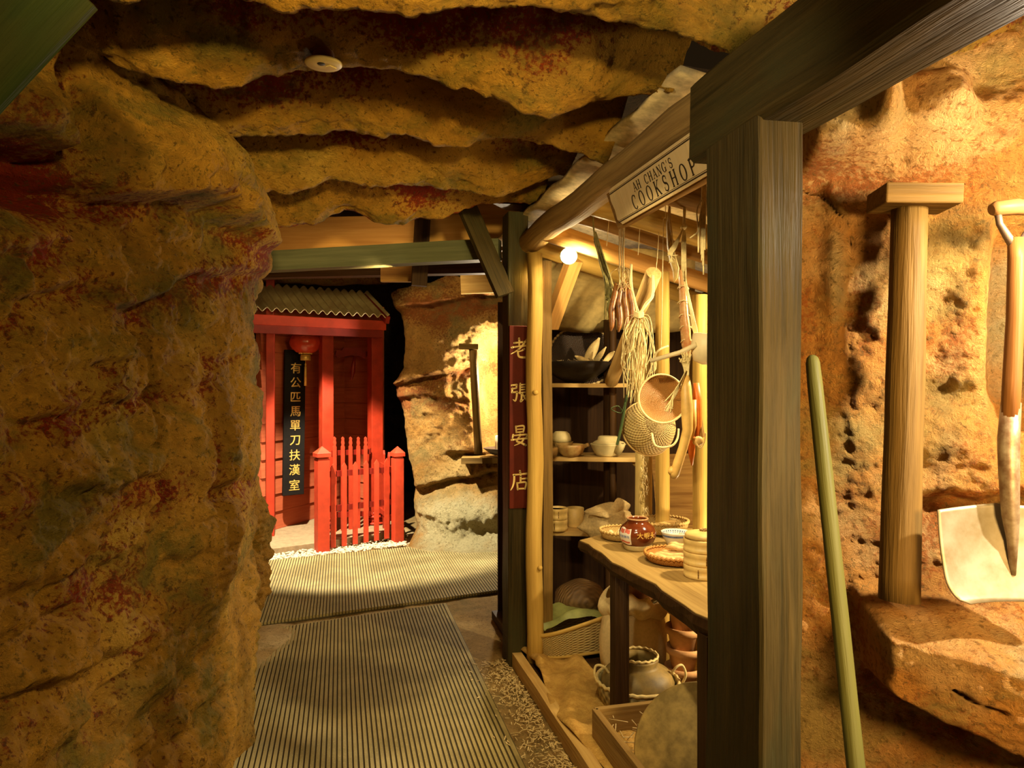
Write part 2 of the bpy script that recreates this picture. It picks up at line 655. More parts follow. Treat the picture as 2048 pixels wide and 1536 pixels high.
ledge([(30, 962), (120, 975), (202, 988), (317, 955)], .10, 0.031, .04, 0.025, red_shade=0.33, ih=.06, **LH)
ledge([(66, 1180), (120, 1140), (170, 1090), (225, 1058)], .05, 0.019, .10, 0.031, red_shade=0.28, ih=.08, **LH)
ledge([(0, 1380), (67, 1370), (135, 1350), (200, 1318), (263, 1288)], .10, 0.037, .05, 0.043, red_shade=0.22, ih=.05, **LH)
ledge([(108, 1474), (150, 1440), (189, 1392), (235, 1350), (285, 1305)], .08, 0.031, .06, 0.037, red_shade=0.28, ih=.06, **LH)


def lump(px, py, rx, ry, amp, red_shade=0.0, hit=left_hit, S=S, Z=Zb, D=D, RS=RS, pw=2):
    s0, z0 = hit(px, py); s1, _ = hit(px + rx, py); _, z1 = hit(px, py - ry)
    q = np.exp(-(np.abs((S - s0) / max(abs(s1 - s0), .02)) ** pw + np.abs((Z - z0) / max(abs(z1 - z0), .02)) ** pw))
    D += amp * q
    RS += red_shade * q


lump(60, 225, 60, 60, .07)
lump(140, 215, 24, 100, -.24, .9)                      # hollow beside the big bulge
lump(330, 300, 120, 90, .10)
lump(490, 215, 110, 105, -.34, .2, pw=3)
lump(60, 345, 120, 50, -.20, .8)                      # hollow under the boss, its shade painted red
lump(495, 1085, 55, 150, .06)                         # swelling foot of the corner
lump(425, 870, 12, 120, -.06, .35)                    # upright groove
lump(328, 990, 9, 60, -.05, .3)
lump(455, 985, 60, 24, -.09, .3)                      # hollow above the foot
lump(300, 725, 7, 48, -.22, 0, pw=6)                # narrow split in the rock
lump(313, 835, 6, 55, -.18, 0, pw=6)
lump(280, 660, 34, 50, -.04, .1)
lump(470, 640, 40, 60, .035)
lump(250, 1180, 110, 60, -.02, .5)
lump(150, 1440, 200, 90, .03)

# the outline of the corner, height by height
sil = [(300, 545), (390, 548), (440, 556), (500, 553), (545, 544), (617, 531), (650, 527), (690, 534), (736, 534), (756, 521), (785, 540), (840, 543), (918, 540), (960, 536), (1000, 520), (1033, 510), (1107, 499), (1175, 489), (1262, 499), (1337, 510), (1431, 519), (1512, 527), (1600, 535)]
zc = np.array([EYE + (768 - v) / F * 2.98 for v, _ in sil])[::-1]
xc = np.array([(x - 539) / F * 2.98 for _, x in sil])[::-1]
sc0 = Ls[int(np.argmin(np.hypot(Lp[:, 0] + .33, Lp[:, 1] - 3.05)))]
sil_d = np.interp(Zb, zc, xc)
msk = np.exp(-((S - sc0) / .28) ** 2)
D = D * (1 - msk * .55) + msk * sil_d
# a low boss further along, dark against the floor
sb = Ls[int(np.argmin(np.hypot(Lp[:, 0] + .60, Lp[:, 1] - 4.85)))]
D += .16 * np.exp(-((S - sb) / .30) ** 2) * sstep(.86, .72, Zb + .05 * fbm(S, Zb, Zb * 0, 7, 3, 77)) * (1 - .5 * sstep(.2, .0, Zb))
D -= .18 * np.exp(-((S - sb) / .5) ** 2) * sstep(.8, 1.0, Zb)
D += .10 * sstep(.12, -.05, Zb) * (S < sc0 - .4)
lean = .25 * sstep(2.5, 2.9, Zb)                      # the top leans over to meet the roof
Xl = Bx + Nx * (D + lean); Yl = By + Ny * (D + lean)
Zl = Zb + .012 * fbm(Bx, By, Zb, 9, 3, 5)
struct('wall_left', grid_mesh('wall_left', Xl, Yl, Zl, RS, flip=True), ROCK, 'rough ochre rock wall along the left side of the passage', 'wall')

# -------- roof of the passage: beds that step away from the eye, each ending in a lip
lips = [
    (0.60, [(-400, -900), (2600, -900)], 2.42),
    (1.16, [(-400, -400), (2600, -400)], 2.40),
    (1.62, [(-200, 15), (220, 16), (294, 2), (400, 14), (479, 27), (600, 33), (737, 35), (894, 45), (1044, 42), (1181, 57), (1300, 66), (1400, 90), (1500, 120), (1800, 130), (2300, 120)], None),
    (2.06, [(-300, 90), (116, 100), (185, 112), (240, 137), (308, 162), (400, 168), (600, 160), (737, 153), (840, 157), (908, 172), (976, 208), (1010, 207), (1072, 214), (1113, 197), (1147, 190), (1250, 188), (1300, 186), (1380, 206), (1700, 200), (2300, 180)], None),
    (2.58, [(-300, 220), (200, 225), (369, 246), (420, 264), (461, 277), (513, 280), (600, 275), (703, 270), (771, 282), (860, 281), (928, 282), (1000, 284), (1060, 286), (1113, 294), (1181, 311), (1232, 311), (1290, 268), (1500, 240), (2000, 240)], None),
    (3.02, [(-300, 360), (400, 370), (472, 379), (547, 390), (615, 380), (651, 364), (737, 371), (800, 368), (856, 364), (890, 376), (928, 386), (1010, 386), (1072, 369), (1113, 343), (1181, 337), (1250, 330), (1500, 320)], None),
    (3.48, [(-300, 440), (500, 445), (555, 452), (600, 451), (634, 453), (702, 439), (747, 441), (812, 444), (907, 430), (950, 412), (1010, 415), (1078, 410), (1106, 403), (1180, 396), (1400, 380)], None),
]
RES = .0095
xs = np.arange(-1.5, 2.3, RES); ys = np.arange(-.8, 3.95, RES)
RX, RY = np.meshgrid(xs, ys, indexing='ij')
lipz, lipy = [], []
for k, (Y, pts, z) in enumerate(lips):
    wav = .05 * fbm(xs, xs * 0 + k * 3.3, xs * 0, 1.3, 3, 50 + k) + .012 * fbm(xs, xs * 0 + k, xs * 0, 9, 2, 60 + k)
    if z is not None:
        zx = xs * 0 + z
    else:
        q = [PY(px, py, Y) for px, py in pts]
        xx = np.array([p.x for p in q]); zq = np.array([p.z for p in q])
        o = np.argsort(xx)
        zx = np.interp(xs, xx[o], zq[o])
        zx = np.convolve(np.pad(zx, 4, 'edge'), np.ones(9) / 9, 'valid')
        zx = np.where(xs > 1.15, np.interp(xs, [1.15, 1.35], [0, 1]) * (2.30 - zx) + zx, zx)
    lipz.append(zx); lipy.append(Y + wav)
RZ = np.full_like(RX, 2.5); RSr = np.zeros_like(RX)
for k in range(len(lips)):
    y0, z0 = lipy[k][:, None], lipz[k][:, None]
    if k + 1 < len(lips):
        y1, z1 = lipy[k + 1][:, None], lipz[k + 1][:, None]
    else:
        y1, z1 = y0 + .6, z0 + .45
    t = (RY - y0) / (y1 - y0)
    hgt = (.42 + .07 * np.sin(k * 2.1 + RX * 1.7)) * (.55 + .45 * sstep(1.05, .8, RX))
    if k == 4:
        hgt = hgt * .75
    prof = sstep(-.005, .10, t) * (.5 + .5 * np.cos(np.pi * np.clip((t - .10) / .9, 0, 1) ** .85))
    zk = z0 + (z1 - z0) * np.clip(t, 0, 1) + hgt * prof
    if k + 1 == len(lips):
        zk = z0 + .42 * sstep(0, .35, t)
    mk = (t >= 0) & ((t < 1) if k + 1 < len(lips) else True)
    RZ = np.where(mk, zk, RZ)
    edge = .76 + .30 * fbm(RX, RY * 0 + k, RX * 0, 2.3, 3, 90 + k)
    RSr = np.where(mk, .95 * sstep(edge + .05, edge - .40, t), RSr)  # shade behind each lip painted red into the rock
rough = .045 * fbm(RX, RY * 1.3, RX * 0, 2.6, 4, 7) + .022 * fbm(RX, RY, RX * 0, 8, 4, 17, .6)
RZ = RZ + rough * .55 + .05 * (folds(RX * .7, RY * 1.6, RX * 0, 2.4, 37) - .3) + .012 * fbm(RX, RY, RX * 0, 19, 3, 27) + .006 * fbm(RX, RY, RX * 0, 48, 2, 29)
RSr += .25 * fbm(RX, RY, RX * 0, 3, 4, 31)
RSr = np.where(RX > 1.0, RSr * .55 + .25, RSr)
# sideways bites so that the lips break up
for (px, py, Y, r, a) in [(1090, 150, 2.03, .13, -.05), (920, 275, 2.55, .10, -.02), (925, 350, 3.0, .07, .03), (700, 425, 3.45, .09, .05), (1160, 120, 1.95, .10, -.03), (1245, 290, 2.55, .12, -.05), (760, 430, 3.45, .2, -.03)]:
    p = PY(px, py, Y)
    RZ += a * np.exp(-((RX - p.x) ** 2 + (RY - p.y) ** 2) / r ** 2)
opening = ~((RX > .99) & (RY > 1.86))                 # no rock over the cook shop, which has a roof of its own
struct('ceiling', grid_mesh('ceiling', RX, RY, RZ, RSr, keep=opening), ROCK, 'rock roof of ochre beds with dark red hollows between them', 'ceiling')


def roof_z(x, y):
    return RZ[int(round((x - xs[0]) / RES)), int(round((y - ys[0]) / RES))]


# -------- right wall, facing the eye beyond the big post
A_ = P(1545, 768, 2.02); B_ = P(2330, 768, 1.70)
ax = Vector((B_.x - A_.x, B_.y - A_.y, 0)); WL = ax.length; ax /= WL
nrm = Vector((ax.y, -ax.x, 0))


def right_hit(px, py):
    u = (px - 1024) / F
    dx, dy = SN + CS * u, CS - SN * u
    den = dx * ax.y - dy * ax.x
    k = (A_.x * ax.y - A_.y * ax.x) / den
    q = Vector((dx * k, dy * k, 0)) - Vector((A_.x, A_.y, 0))
    return q.dot(ax), EYE + (768 - py) / F * k


ts = np.linspace(-.04, WL, int(WL / .007)); z2 = np.linspace(-.05, 2.6, 380)
T, Z2 = np.meshgrid(ts, z2, indexing='ij')
PL2 = np.zeros_like(T)
D2 = .04 * (folds(T, Z2 * 1.3, T * 0, 3.0, 105) - .3) + .006 * fbm(T, Z2, Z2 * 0, 50, 3, 119, .65) + .035 * fbm(T, Z2, Z2 * 0, 2.4, 4, 103) + .018 * fbm(T, Z2 * 1.5, Z2 * 0, 7, 4, 113) + .012 * fbm(T, Z2, Z2 * 0, 18, 4, 117, .65)
RS2 = .22 + .4 * fbm(T, Z2 * 1.6, Z2 * 0, 2.6, 4, 141)
RH = dict(hit=right_hit, S=T, Z=Z2, D=D2, RS=RS2)
rl = lambda *a, **k: lump(*a, **dict(RH, **k))
rl(1690, 265, 84, 70, .20, -.3, pw=8)
lump(1680, 255, 80, 80, .75, 0, hit=right_hit, S=T, Z=Z2, D=PL2, RS=RS2)
lump(1672, 570, 30, 190, .55, 0, hit=right_hit, S=T, Z=Z2, D=PL2, RS=RS2)
lump(2000, 1250, 160, 60, .5, 0, hit=right_hit, S=T, Z=Z2, D=PL2, RS=RS2)
lump(2050, 640, 80, 240, .75, 0, hit=right_hit, S=T, Z=Z2, D=PL2, RS=RS2)                  # pale tint: boulder under the beam, a fold, the shelf, the right edge
rl(1820, 240, 100, 66, .13, -.1, pw=6)
rl(1960, 260, 170, 60, .08, 0, pw=3)
ledge([(1600, 345), (1660, 350), (1720, 352), (1800, 372), (1900, 360)], .10, .04, .06, .03, red_shade=.4, ih=.05, **RH)
rl(1668, 560, 26, 170, .035, -.4)
rl(1640, 440, 30, 60, -.02, .2)
rl(1745, 600, 40, 180, .02, -.1)
rl(2050, 640, 62, 230, -.20, -.5, pw=4)                # hollow behind the shovel shaft
rl(1885, 790, 60, 30, -.035, .5)
rl(1900, 870, 80, 50, .03, .2)
ledge([(1840, 990), (1900, 985), (1960, 1000), (2010, 985), (2080, 990)], .05, .03, .05, .05, red_shade=.6, ih=.05, **RH)
rl(1950, 1090, 80, 70, -.05, .1)


def crack(pts, wd, dp):
    global D2
    h = np.array([right_hit(*p) for p in pts])
    best = np.full_like(T, 9.0)
    for (a, b), (c, d) in zip(h[:-1], h[1:]):
        k = np.clip(((T - a) * (c - a) + (Z2 - b) * (d - b)) / ((c - a) ** 2 + (d - b) ** 2 + 1e-9), 0, 1)
        best = np.minimum(best, np.hypot(T - a - k * (c - a), Z2 - b - k * (d - b)))
    best = best + .006 * fbm(T, Z2, Z2 * 0, 20, 3, 9)
    D2 -= dp * np.exp(-(np.maximum(best, 0) / wd) ** 2)


crack([(1606, 376), (1622, 384), (1640, 382), (1660, 400), (1678, 428), (1698, 446), (1704, 490)], .0045, .035)
crack([(1704, 490), (1700, 560), (1694, 640), (1698, 760)], .004, .006)
# the jutting shelf of rock the prop and the shovel stand on
tl0, _ = right_hit(1712, 1250)
fr = [right_hit(px, 800)[0] for px in (1715, 1765, 1850, 1960, 2048, 2200)]
ztop = np.interp(T, fr, [.985, .97, .955, .95, .945, .945])
zfr = np.interp(T, fr, [.92, .90, .88, .86, .85, .85])     # arris of the front
zbt = np.interp(T, fr, [.80, .755, .70, .655, .64, .64])
zw = Z2 + .012 * fbm(T, Z2 * 0, Z2 * 0, 7, 4, 71)
jut = .27 * sstep(tl0 - .03, tl0 + .05, T + .02 * fbm(T * 0, Z2, Z2 * 0, 9, 3, 55))
top = np.clip((ztop - zw) / (ztop - zfr), 0, 1)
bot = sstep(-.05, .012, zw - zbt)
D2 += jut * top ** 1.2 * bot * (1 - .15 * np.clip((zfr - zw) / .2, 0, 1))
D2 += jut * .10 * sstep(.5, .1, Z2)
RS2 += .45 * np.exp(-((zw - zbt + .07) / .06) ** 2) * (jut > .1)  # red shade painted under the jutting shelf
RS2 -= .25 * np.exp(-((zw - zbt - .12) / .08) ** 2) * (jut > .1)
crack([(1862, 1300), (1900, 1322), (1950, 1338)], .006, .03)
X2 = A_.x + ax.x * T + nrm.x * D2; Y2 = A_.y + ax.y * T + nrm.y * D2
struct('wall_right', grid_mesh('wall_right', X2, Y2, Z2, RS2, flip=True, pale=PL2), ROCK_R, 'orange rock wall with a jutting stone shelf behind the big post', 'wall')


def right_pt(px, py, out):
    """a point standing 'out' metres in front of the right wall's middle plane"""
    t, z = right_hit(px, py)
    return Vector((A_.x + ax.x * t + nrm.x * out, A_.y + ax.y * t + nrm.y * out, z))


# -------- far wall beyond the fence, with a bright niche
FA = P(752, 768, 6.85); FB = P(1200, 768, 6.3)
fx = Vector((FB.x - FA.x, FB.y - FA.y, 0)); FL = fx.length; fx /= FL
fn_ = Vector((fx.y, -fx.x, 0))


def far_hit(px, py):
    u = (px - 1024) / F
    dx, dy = SN + CS * u, CS - SN * u
    k = (FA.x * fx.y - FA.y * fx.x) / (dx * fx.y - dy * fx.x)
    q = Vector((dx * k, dy * k, 0)) - Vector((FA.x, FA.y, 0))
    return q.dot(fx), EYE + (768 - py) / F * k


t3 = np.linspace(-.02, FL, 190); z3 = np.linspace(-.06, 2.62, 220)
T3, Z3 = np.meshgrid(t3, z3, indexing='ij')
D3 = .10 * fbm(T3, Z3, Z3 * 0, 1.7, 4, 203) + .05 * fbm(T3, Z3 * 1.4, Z3 * 0, 4.5, 4, 213) + .02 * fbm(T3, Z3, Z3 * 0, 16, 3, 217, .6)
PL3 = np.zeros_like(T3)
RS3 = .15 + .5 * fbm(T3, Z3 * 2, Z3 * 0, 1.9, 4, 241)
FH = dict(hit=far_hit, S=T3, Z=Z3, D=D3, RS=RS3)
fl_ = lambda *a, **k: lump(*a, **dict(FH, **k))
ledge([(780, 622), (850, 612), (920, 600), (1010, 590)], .20, .12, .14, .07, red_shade=.6, ih=.12, fade=.2, **FH)
ledge([(760, 775), (820, 760), (900, 735), (945, 720)], .25, .08, .12, .05, red_shade=.6, ih=.12, fade=.2, **FH)
ledge([(775, 800), (840, 792), (940, 800)], .12, .03, .10, .03, red_shade=.6, ih=.10, fade=.2, **FH)
ledge([(800, 968), (860, 958), (930, 950), (1000, 930)], .25, .04, .22, .12, red_shade=.2, ih=.08, fade=.2, **FH)
ledge([(880, 905), (940, 905), (1000, 900)], .15, .05, .12, .07, red_shade=.1, ih=.08, fade=.2, **FH)
fl_(880, 1030, 100, 60, .26, -.6, pw=3)
lump(900, 1040, 130, 62, 1.0, 0, hit=far_hit, S=T3, Z=Z3, D=PL3, RS=RS3, pw=3)                # pale boulder foot
fl_(985, 1030, 40, 60, .10, -.4)
fl_(820, 690, 50, 60, .05, -.3)
fl_(985, 790, 46, 108, -.46, -.4, pw=8)                # the niche
fl_(940, 640, 60, 40, .10, .2)
ed = [(560, 745), (640, 774), (690, 780), (735, 777), (770, 760), (800, 765), (835, 776), (900, 785), (960, 800), (1040, 805), (1090, 812)]
edz = np.array([far_hit(x, v)[1] for v, x in ed])[::-1]; edt = np.array([far_hit(x, v)[0] for v, x in ed])[::-1]
te = np.interp(Z3, edz, edt)
T3s = te + (T3 - T3.min()) * (FL - te) / (FL - T3.min())
D3 -= .5 * np.exp(-((T3s - te) / .10) ** 1.5)
tv = [(735, 600), (770, 588), (800, 578), (860, 566), (900, 546), (930, 558), (960, 545), (985, 540), (1040, 545), (1200, 540)]
tt = np.array([far_hit(x, v)[0] for x, v in tv]); tz = np.array([far_hit(x, v)[1] for x, v in tv])
ztp = np.interp(T3s, tt, tz)
Z3s = np.where(Z3 > ztp, ztp + (Z3 - ztp) * .12, Z3)
D3 -= np.where(Z3 > ztp, (Z3 - ztp) * 2.2, 0)
D3 += .35 * sstep(.25, -.05, Z3) ** 2
X3 = FA.x + fx.x * T3s + fn_.x * D3; Y3 = FA.y + fx.y * T3s + fn_.y * D3
struct('wall_far', grid_mesh('wall_far', X3, Y3, Z3s, RS3, flip=True, pale=PL3), ROCK_F, 'ochre rock wall at the end of the passage with a bright niche', 'wall')


def far_pt(px, py, out):
    t, z = far_hit(px, py)
    return Vector((FA.x + fx.x * t + fn_.x * out, FA.y + fx.y * t + fn_.y * out, z))


# -------- a bed of rock over the red building, and the dark roof behind it
t4 = np.linspace(0, 1, 110); h4 = np.linspace(0, 1, 60)
T4, H4 = np.meshgrid(t4, h4, indexing='ij')
qa = P(430, 545, 7.5); qb = P(850, 560, 8.1)
ang = H4 * 2 * np.pi
lowv = np.interp(T4, [0, .3, .55, .8, 1.0], [556, 562, 570, 566, 552])
X4 = qa.x + (qb.x - qa.x) * T4; Y4 = qa.y + (qb.y - qa.y) * T4
rz = .14 + .03 * fbm(T4 * 3, np.cos(ang), np.sin(ang), 2.0, 3, 303)
dep = 7.5 + .6 * T4
zc4 = EYE + (768 - lowv) / F * dep + .13
Z4 = zc4 + np.sin(ang) * rz + .02 * fbm(X4, Y4, np.sin(ang), 9, 3, 311)
Y4 = Y4 - np.cos(ang) * rz * 1.3 + .03 * fbm(X4, Y4, np.sin(ang), 6, 3, 305)
struct('ceiling_far', grid_mesh('ceiling_far', X4, Y4, Z4, .2 + .8 * fbm(X4, Y4, Z4, 2.5, 3, 5), flip=True), ROCK_F, 'hanging bed of ochre rock above the corrugated roof', 'rock')

EARTH = rock_mat('dusty_earth', (.42, .27, .10), (.26, .13, .04), (.55, .42, .22), (.22, .17, .07), .6, .6)
gx = np.arange(-3.2, 4.2, .04); gy = np.arange(-1.5, 10.2, .04)
GX, GY = np.meshgrid(gx, gy, indexing='ij')
GZ = .010 * fbm(GX, GY, GX * 0, 2.4, 4, 401) + .006 * fbm(GX, GY, GX * 0, 11, 3, 405) - .012
struct('floor', grid_mesh('floor', GX, GY, GZ, .1 + .3 * fbm(GX, GY, GX * 0, 1.5, 3, 411)), EARTH, 'dusty earth floor of the passage', 'floor')

DARKROCK = rock_mat('dark_rock', (.16, .09, .03), (.10, .03, .01), (.18, .12, .05), (.07, .05, .02))  # a darker rock colour for the roof and wall at the back
m4 = MB()
m4.grid(lambda u, v: Vector((-3.2 + 7.4 * u, 3.7 + 6.5 * v, 3.35 + .06 * mnoise.noise(Vector((u * 9, v * 9, 2))))), 60, 60)
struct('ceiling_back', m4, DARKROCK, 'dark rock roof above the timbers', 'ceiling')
m4 = MB()
m4.grid(lambda u, v: Vector((-3.2 + 7.4 * u, 10.0 + .2 * mnoise.noise(Vector((u * 9, v * 5, 7))), -.05 + 3.5 * v)), 60, 30)
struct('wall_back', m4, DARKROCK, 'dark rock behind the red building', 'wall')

# ------------------------------------------------------------------ timbers of the passage
GREENWOOD = wood('weathered_green_timber', (.066, .044, .014), (.015, .0125, .005), .5, 90, .6, coarse=34, blotch=(.038, .035, .0135))
GREYWOOD = wood('grey_painted_timber', (.14, .14, .075), (.07, .075, .04), .5, 50, .3)
BROWN = wood('brown_timber', (.36, .20, .055), (.12, .05, .012), .6, 50, .4)
DARKWOOD = wood('dark_timber', (.065, .030, .009), (.018, .008, .0025), .55, 50, .4)
YELLOW = wood('yellow_pole_wood', (.55, .36, .09), (.30, .17, .035), .5, 40, .3)
LIGHTWOOD = wood('pale_plank_wood', (.66, .45, .17), (.42, .25, .08), .6, 40, .35)
ORANGEWOOD = wood('orange_plank_wood', (.60, .34, .10), (.42, .20, .05), .6, 40, .3)
ROOTWOOD = wood('propping_log', (.22, .125, .032), (.075, .042, .011), .6, 45, .6, coarse=34, blotch=(.13, .075, .018))

m = MB(); m.beam((.920, 1.445, -.01), (.920, 1.445, 2.075), .228, .106, up=(1, 0, 0), seg=26, wob=.004, seed=1, rim=.006)
single('timber_post', m, GREENWOOD, 'massive squared dark green timber post in front of the cook shop', 'post')
m = MB(); m.beam((.950, 1.635, 2.165), (.942, -.4, 2.165), .165, .20, seg=30, wob=.008, seed=2, rim=.012)
single('overhead_beam', m, GREENWOOD, 'heavy squared timber beam running overhead on top of the big post', 'beam')
# the beam at the top left of the picture
a = P(-20, 235, 1.30); b = P(190, -60, 1.05)
m = MB(); m.beam(P(-190, 230, 1.02), P(95, -75, 1.02), .150, .17, up=P(0, 0, 1) - P(0, 0, 2), seg=20, wob=.006, seed=3, rim=.008)
single('slanting_beam', m, wood('mossy_timber', (.024, .032, .005), (.006, .011, .002), .6, 90, .5, coarse=30, blotch=(.034, .026, .005)), 'mossy green squared beam slanting across the roof above the left wall', 'beam')

# cook shop corner: square post, round pole, squared stud, sign
m = MB(); m.beam((.925, 3.72, -.01), (.925, 3.72, 2.42), .145, .112, up=(1, 0, 0), seg=20, wob=.004, seed=5, rim=.005)
single('corner_post', m, GREENWOOD, 'dark square post at the far corner of the cook shop carrying the red sign', 'post')
q = P(1069, 1338, 3.70)
m = MB(); m.tube([Vector((q.x + .006 * math.sin(k * 1.3), q.y, -.005 + 2.19 * k / 12)) for k in range(13)], [.044 - .004 * k / 12 for k in range(13)], 16, wob=.08, seed=3)
m.blob(P(1071, 785, 3.655), .016, .012, .014, 8, 6); m.blob(P(1080, 1136, 3.66), .014, .012, .014, 8, 6)
single('round_pole', m, YELLOW, 'smooth round yellow pole beside the corner post with the red sign', 'pole')
q = P(1093, 1330, 3.82)
m = MB(); m.beam((q.x, q.y, -.005), (q.x - .01, q.y, 2.16), .05, .09, up=(0, 1, 0), seg=12, wob=.004, seed=6)
single('timber_stud', m, ROOTWOOD, 'squared upright timber just right of the round yellow pole', 'post')

# the log header over the shop front and the bracing at the corner
m = MB(); m.tube([Vector((.985 + .005 * math.sin(k), 4.05 - 2.5 * k / 14, 2.262 + .005 * math.sin(k * 1.7))) for k in range(15)], .062, 16, wob=.07, seed=8)
single('header_log', m, wood('bark_log', (.42, .27, .09), (.16, .09, .03), .7, 40, .6), 'round log along the top of the cook shop front above the lettered board', 'log')
m = MB(); m.beam(P(925, 395, 3.78), P(1010, 590, 3.74), .10, .035, up=P(0, 0, 2) - P(0, 0, 1), seg=6, wob=.003, seed=7)
single('corner_brace', m, GREENWOOD, 'dark slanting brace board at the top of the corner post', 'brace')
m = MB(); m.beam(P(1000, 395, 3.95), P(1125, 400, 3.78), .16, .10, seg=6, wob=.01, seed=17)
single('timber_block', m, DARKWOOD, 'dark rough timber block on top of the corner post', 'block')
m = MB(); m.beam(P(470, 527, 4.25), P(1000, 500, 3.95), .09, .115, seg=14, wob=.004, seed=9)
single('cross_beam', m, GREYWOOD, 'grey green beam spanning the passage from rock corner to corner post', 'beam')
m = MB(); m.beam(P(430, 474, 4.75), P(1060, 466, 4.75), .05, .24, seg=14, wob=.004, seed=10)
single('roof_plank', m, ORANGEWOOD, 'wide orange brown plank behind the grey green cross beam', 'plank')
m = MB(); m.beam(P(845, 440, 4.66), P(838, 572, 4.66), .10, .06, up=(0, 1, 0), seg=3)
single('hanger_post', m, DARKWOOD, 'short dark upright hanging from the wide roof plank', 'post')
m = MB(); m.beam(P(520, 541, 5.1), P(970, 531, 5.1), .10, .12, seg=8, wob=.004, seed=11)
single('dark_tie_beam', m, DARKWOOD, 'dark beam under the grey green cross beam', 'beam')
m = MB(); m.beam(P(762, 540, 5.0), P(835, 540, 5.0), .04, .17, seg=3)
single('hanging_board', m, BROWN, 'short brown board hanging under the cross beam', 'board')
m = MB(); m.beam(P(921, 556, 5.9), P(1010, 552, 5.9), .03, .27, seg=3)
single('plywood_board', m, LIGHTWOOD, 'pale board above the far rock wall left of the corner post', 'board')
m = MB(); m.beam(P(880, 440, 5.6), P(1040, 440, 5.6), .04, .55, seg=3)
single('wall_board', m, ORANGEWOOD, 'warm lit board high up behind the slanting brace', 'board')

# round smoke detector base on the rock roof
dp = Vector((0, 0, 0))
for k in range(400):
    dp = P(647, 110, .9 + k * .004)
    if dp.z > roof_z(dp.x, dp.y):
        break
dr = root('ceiling_disc', dp - Vector((0, 0, .03)), 'round cream disc fitting with a small hole screwed to the rock roof', 'ceiling fitting')
CREAM = plain('cream_plastic', (.62, .47, .20), .45, noise_amt=.1)
tl = Matrix.Rotation(math.radians(2), 4, 'X')
m = MB(); m.lathe([(.020, -.008), (.047, -.0065), (.051, -.003), (.050, .001), (.0, .002)], dp - Vector((0, 0, .022)), 36, tl); part('plate', m, CREAM, dr)
m = MB(); m.lathe([(.0, -.0095), (.010, -.0095), (.012, -.0075), (.0, -.007)], dp - Vector((.006, .012, .022)), 14, tl); part('socket', m, plain('black_hole', (.02, .015, .01), .6), dr, 'small dark socket')
m = MB(); m.beam(dp + Vector((.012, -.006, -.031)), dp + Vector((.03, .012, -.030)), .014, .004); part('clip', m, CREAM, dr)
m = MB(); m.lathe([(.03, 0), (.03, .12), (0, .12)], dp + Vector((0, 0, -.012)), 12); part('mount', m, plain('rust_mount', (.2, .07, .02), .7), dr)

# ------------------------------------------------------------------ ribbed matting
MATM, nt, N, L, b = nodes('olive_ribbed_rubber')
pos = N.new('ShaderNodeNewGeometry').outputs['Position']
dst = nnoise(nt, pos, 3.0, 5, .6)
c_ = nmix(nt, nramp(nt, dst, .4, .62), (.200, .155, .055), (.30, .235, .095))
c_ = nmix(nt, nramp(nt, nnoise(nt, pos, 180, 3, .7), .56, .75), c_, (.40, .33, .16))
gsep = N.new('ShaderNodeSeparateXYZ'); L.new(grain_vec(nt), gsep.inputs[0])
c_ = nmix(nt, nramp(nt, gsep.outputs[1], .5, .2), c_, (.055, .04, .016))
L.new(c_, b.inputs['Base Color'])
b.inputs['Roughness'].default_value = .75
b.inputs['Specular IOR Level'].default_value = .25
nbump(nt, b, nnoise(nt, pos, 250, 3), .5, .003)


def ribbed_mat(x0, x1, yl0, yl1, yf0, yf1, z, pitch=.0208):
    mb = MB()
    nr = int((x1 - x0) / pitch)
    seg = 24
    prof = [(0.0, 0.0), (.24, 0.0), (.32, .0045), (.92, .0045)]
    vs, gs, fs = [], [], []
    cols = []
    for i in range(nr):
        for fx_, h in prof:
            cols.append((x0 + (i + fx_) * pitch, h))
    cols.append((x1, 0))
    nc = len(cols)
    for k in range(seg + 1):
        t = k / seg
        for x, h in cols:
            u = (x - x0) / (x1 - x0)
            ya = yl0 + (yl1 - yl0) * u
            yb = yf0 + (yf1 - yf0) * u
            y = ya + (yb - ya) * t
            vs.append((x, y, z + h + .006 * mnoise.noise(Vector((x * 1.2, y * 1.2, 4)))))
            gs.append((x, h / .0045, y))
    for k in range(seg):
        for j in range(nc - 1):
            fs.append((k * nc + j, k * nc + j + 1, k * nc + nc + j + 1, k * nc + nc + j))
    mb.add(vs, fs, False, gs)
    # the edges of the rubber go down to the floor
    rim_ = [j for j in range(nc)] + [k * nc + nc - 1 for k in range(1, seg + 1)] + [seg * nc + j for j in range(nc - 2, -1, -1)] + [k * nc for k in range(seg - 1, 0, -1)]
    o = len(mb.v)
    mb.add([(vs[i][0], vs[i][1], z - .022) for i in rim_], [], False, [(0, 0, 0)] * len(rim_))
    n = len(rim_)
    for i in range(n):
        mb.f.append((rim_[i], rim_[(i + 1) % n], o + (i + 1) % n, o + i)); mb.s.append(False)
    return mb


single('ribbed_mat', ribbed_mat(-.62, .70, -.8, -.8, 4.47, 4.75, .012), MATM, 'long olive ribbed rubber mat in the near half of the passage', 'mat')
single('ribbed_mat', ribbed_mat(-1.05, 1.42, 4.51, 5.02, 6.18, 6.62, .012), MATM, 'wide olive ribbed rubber mat lying further on before the red gate', 'mat')

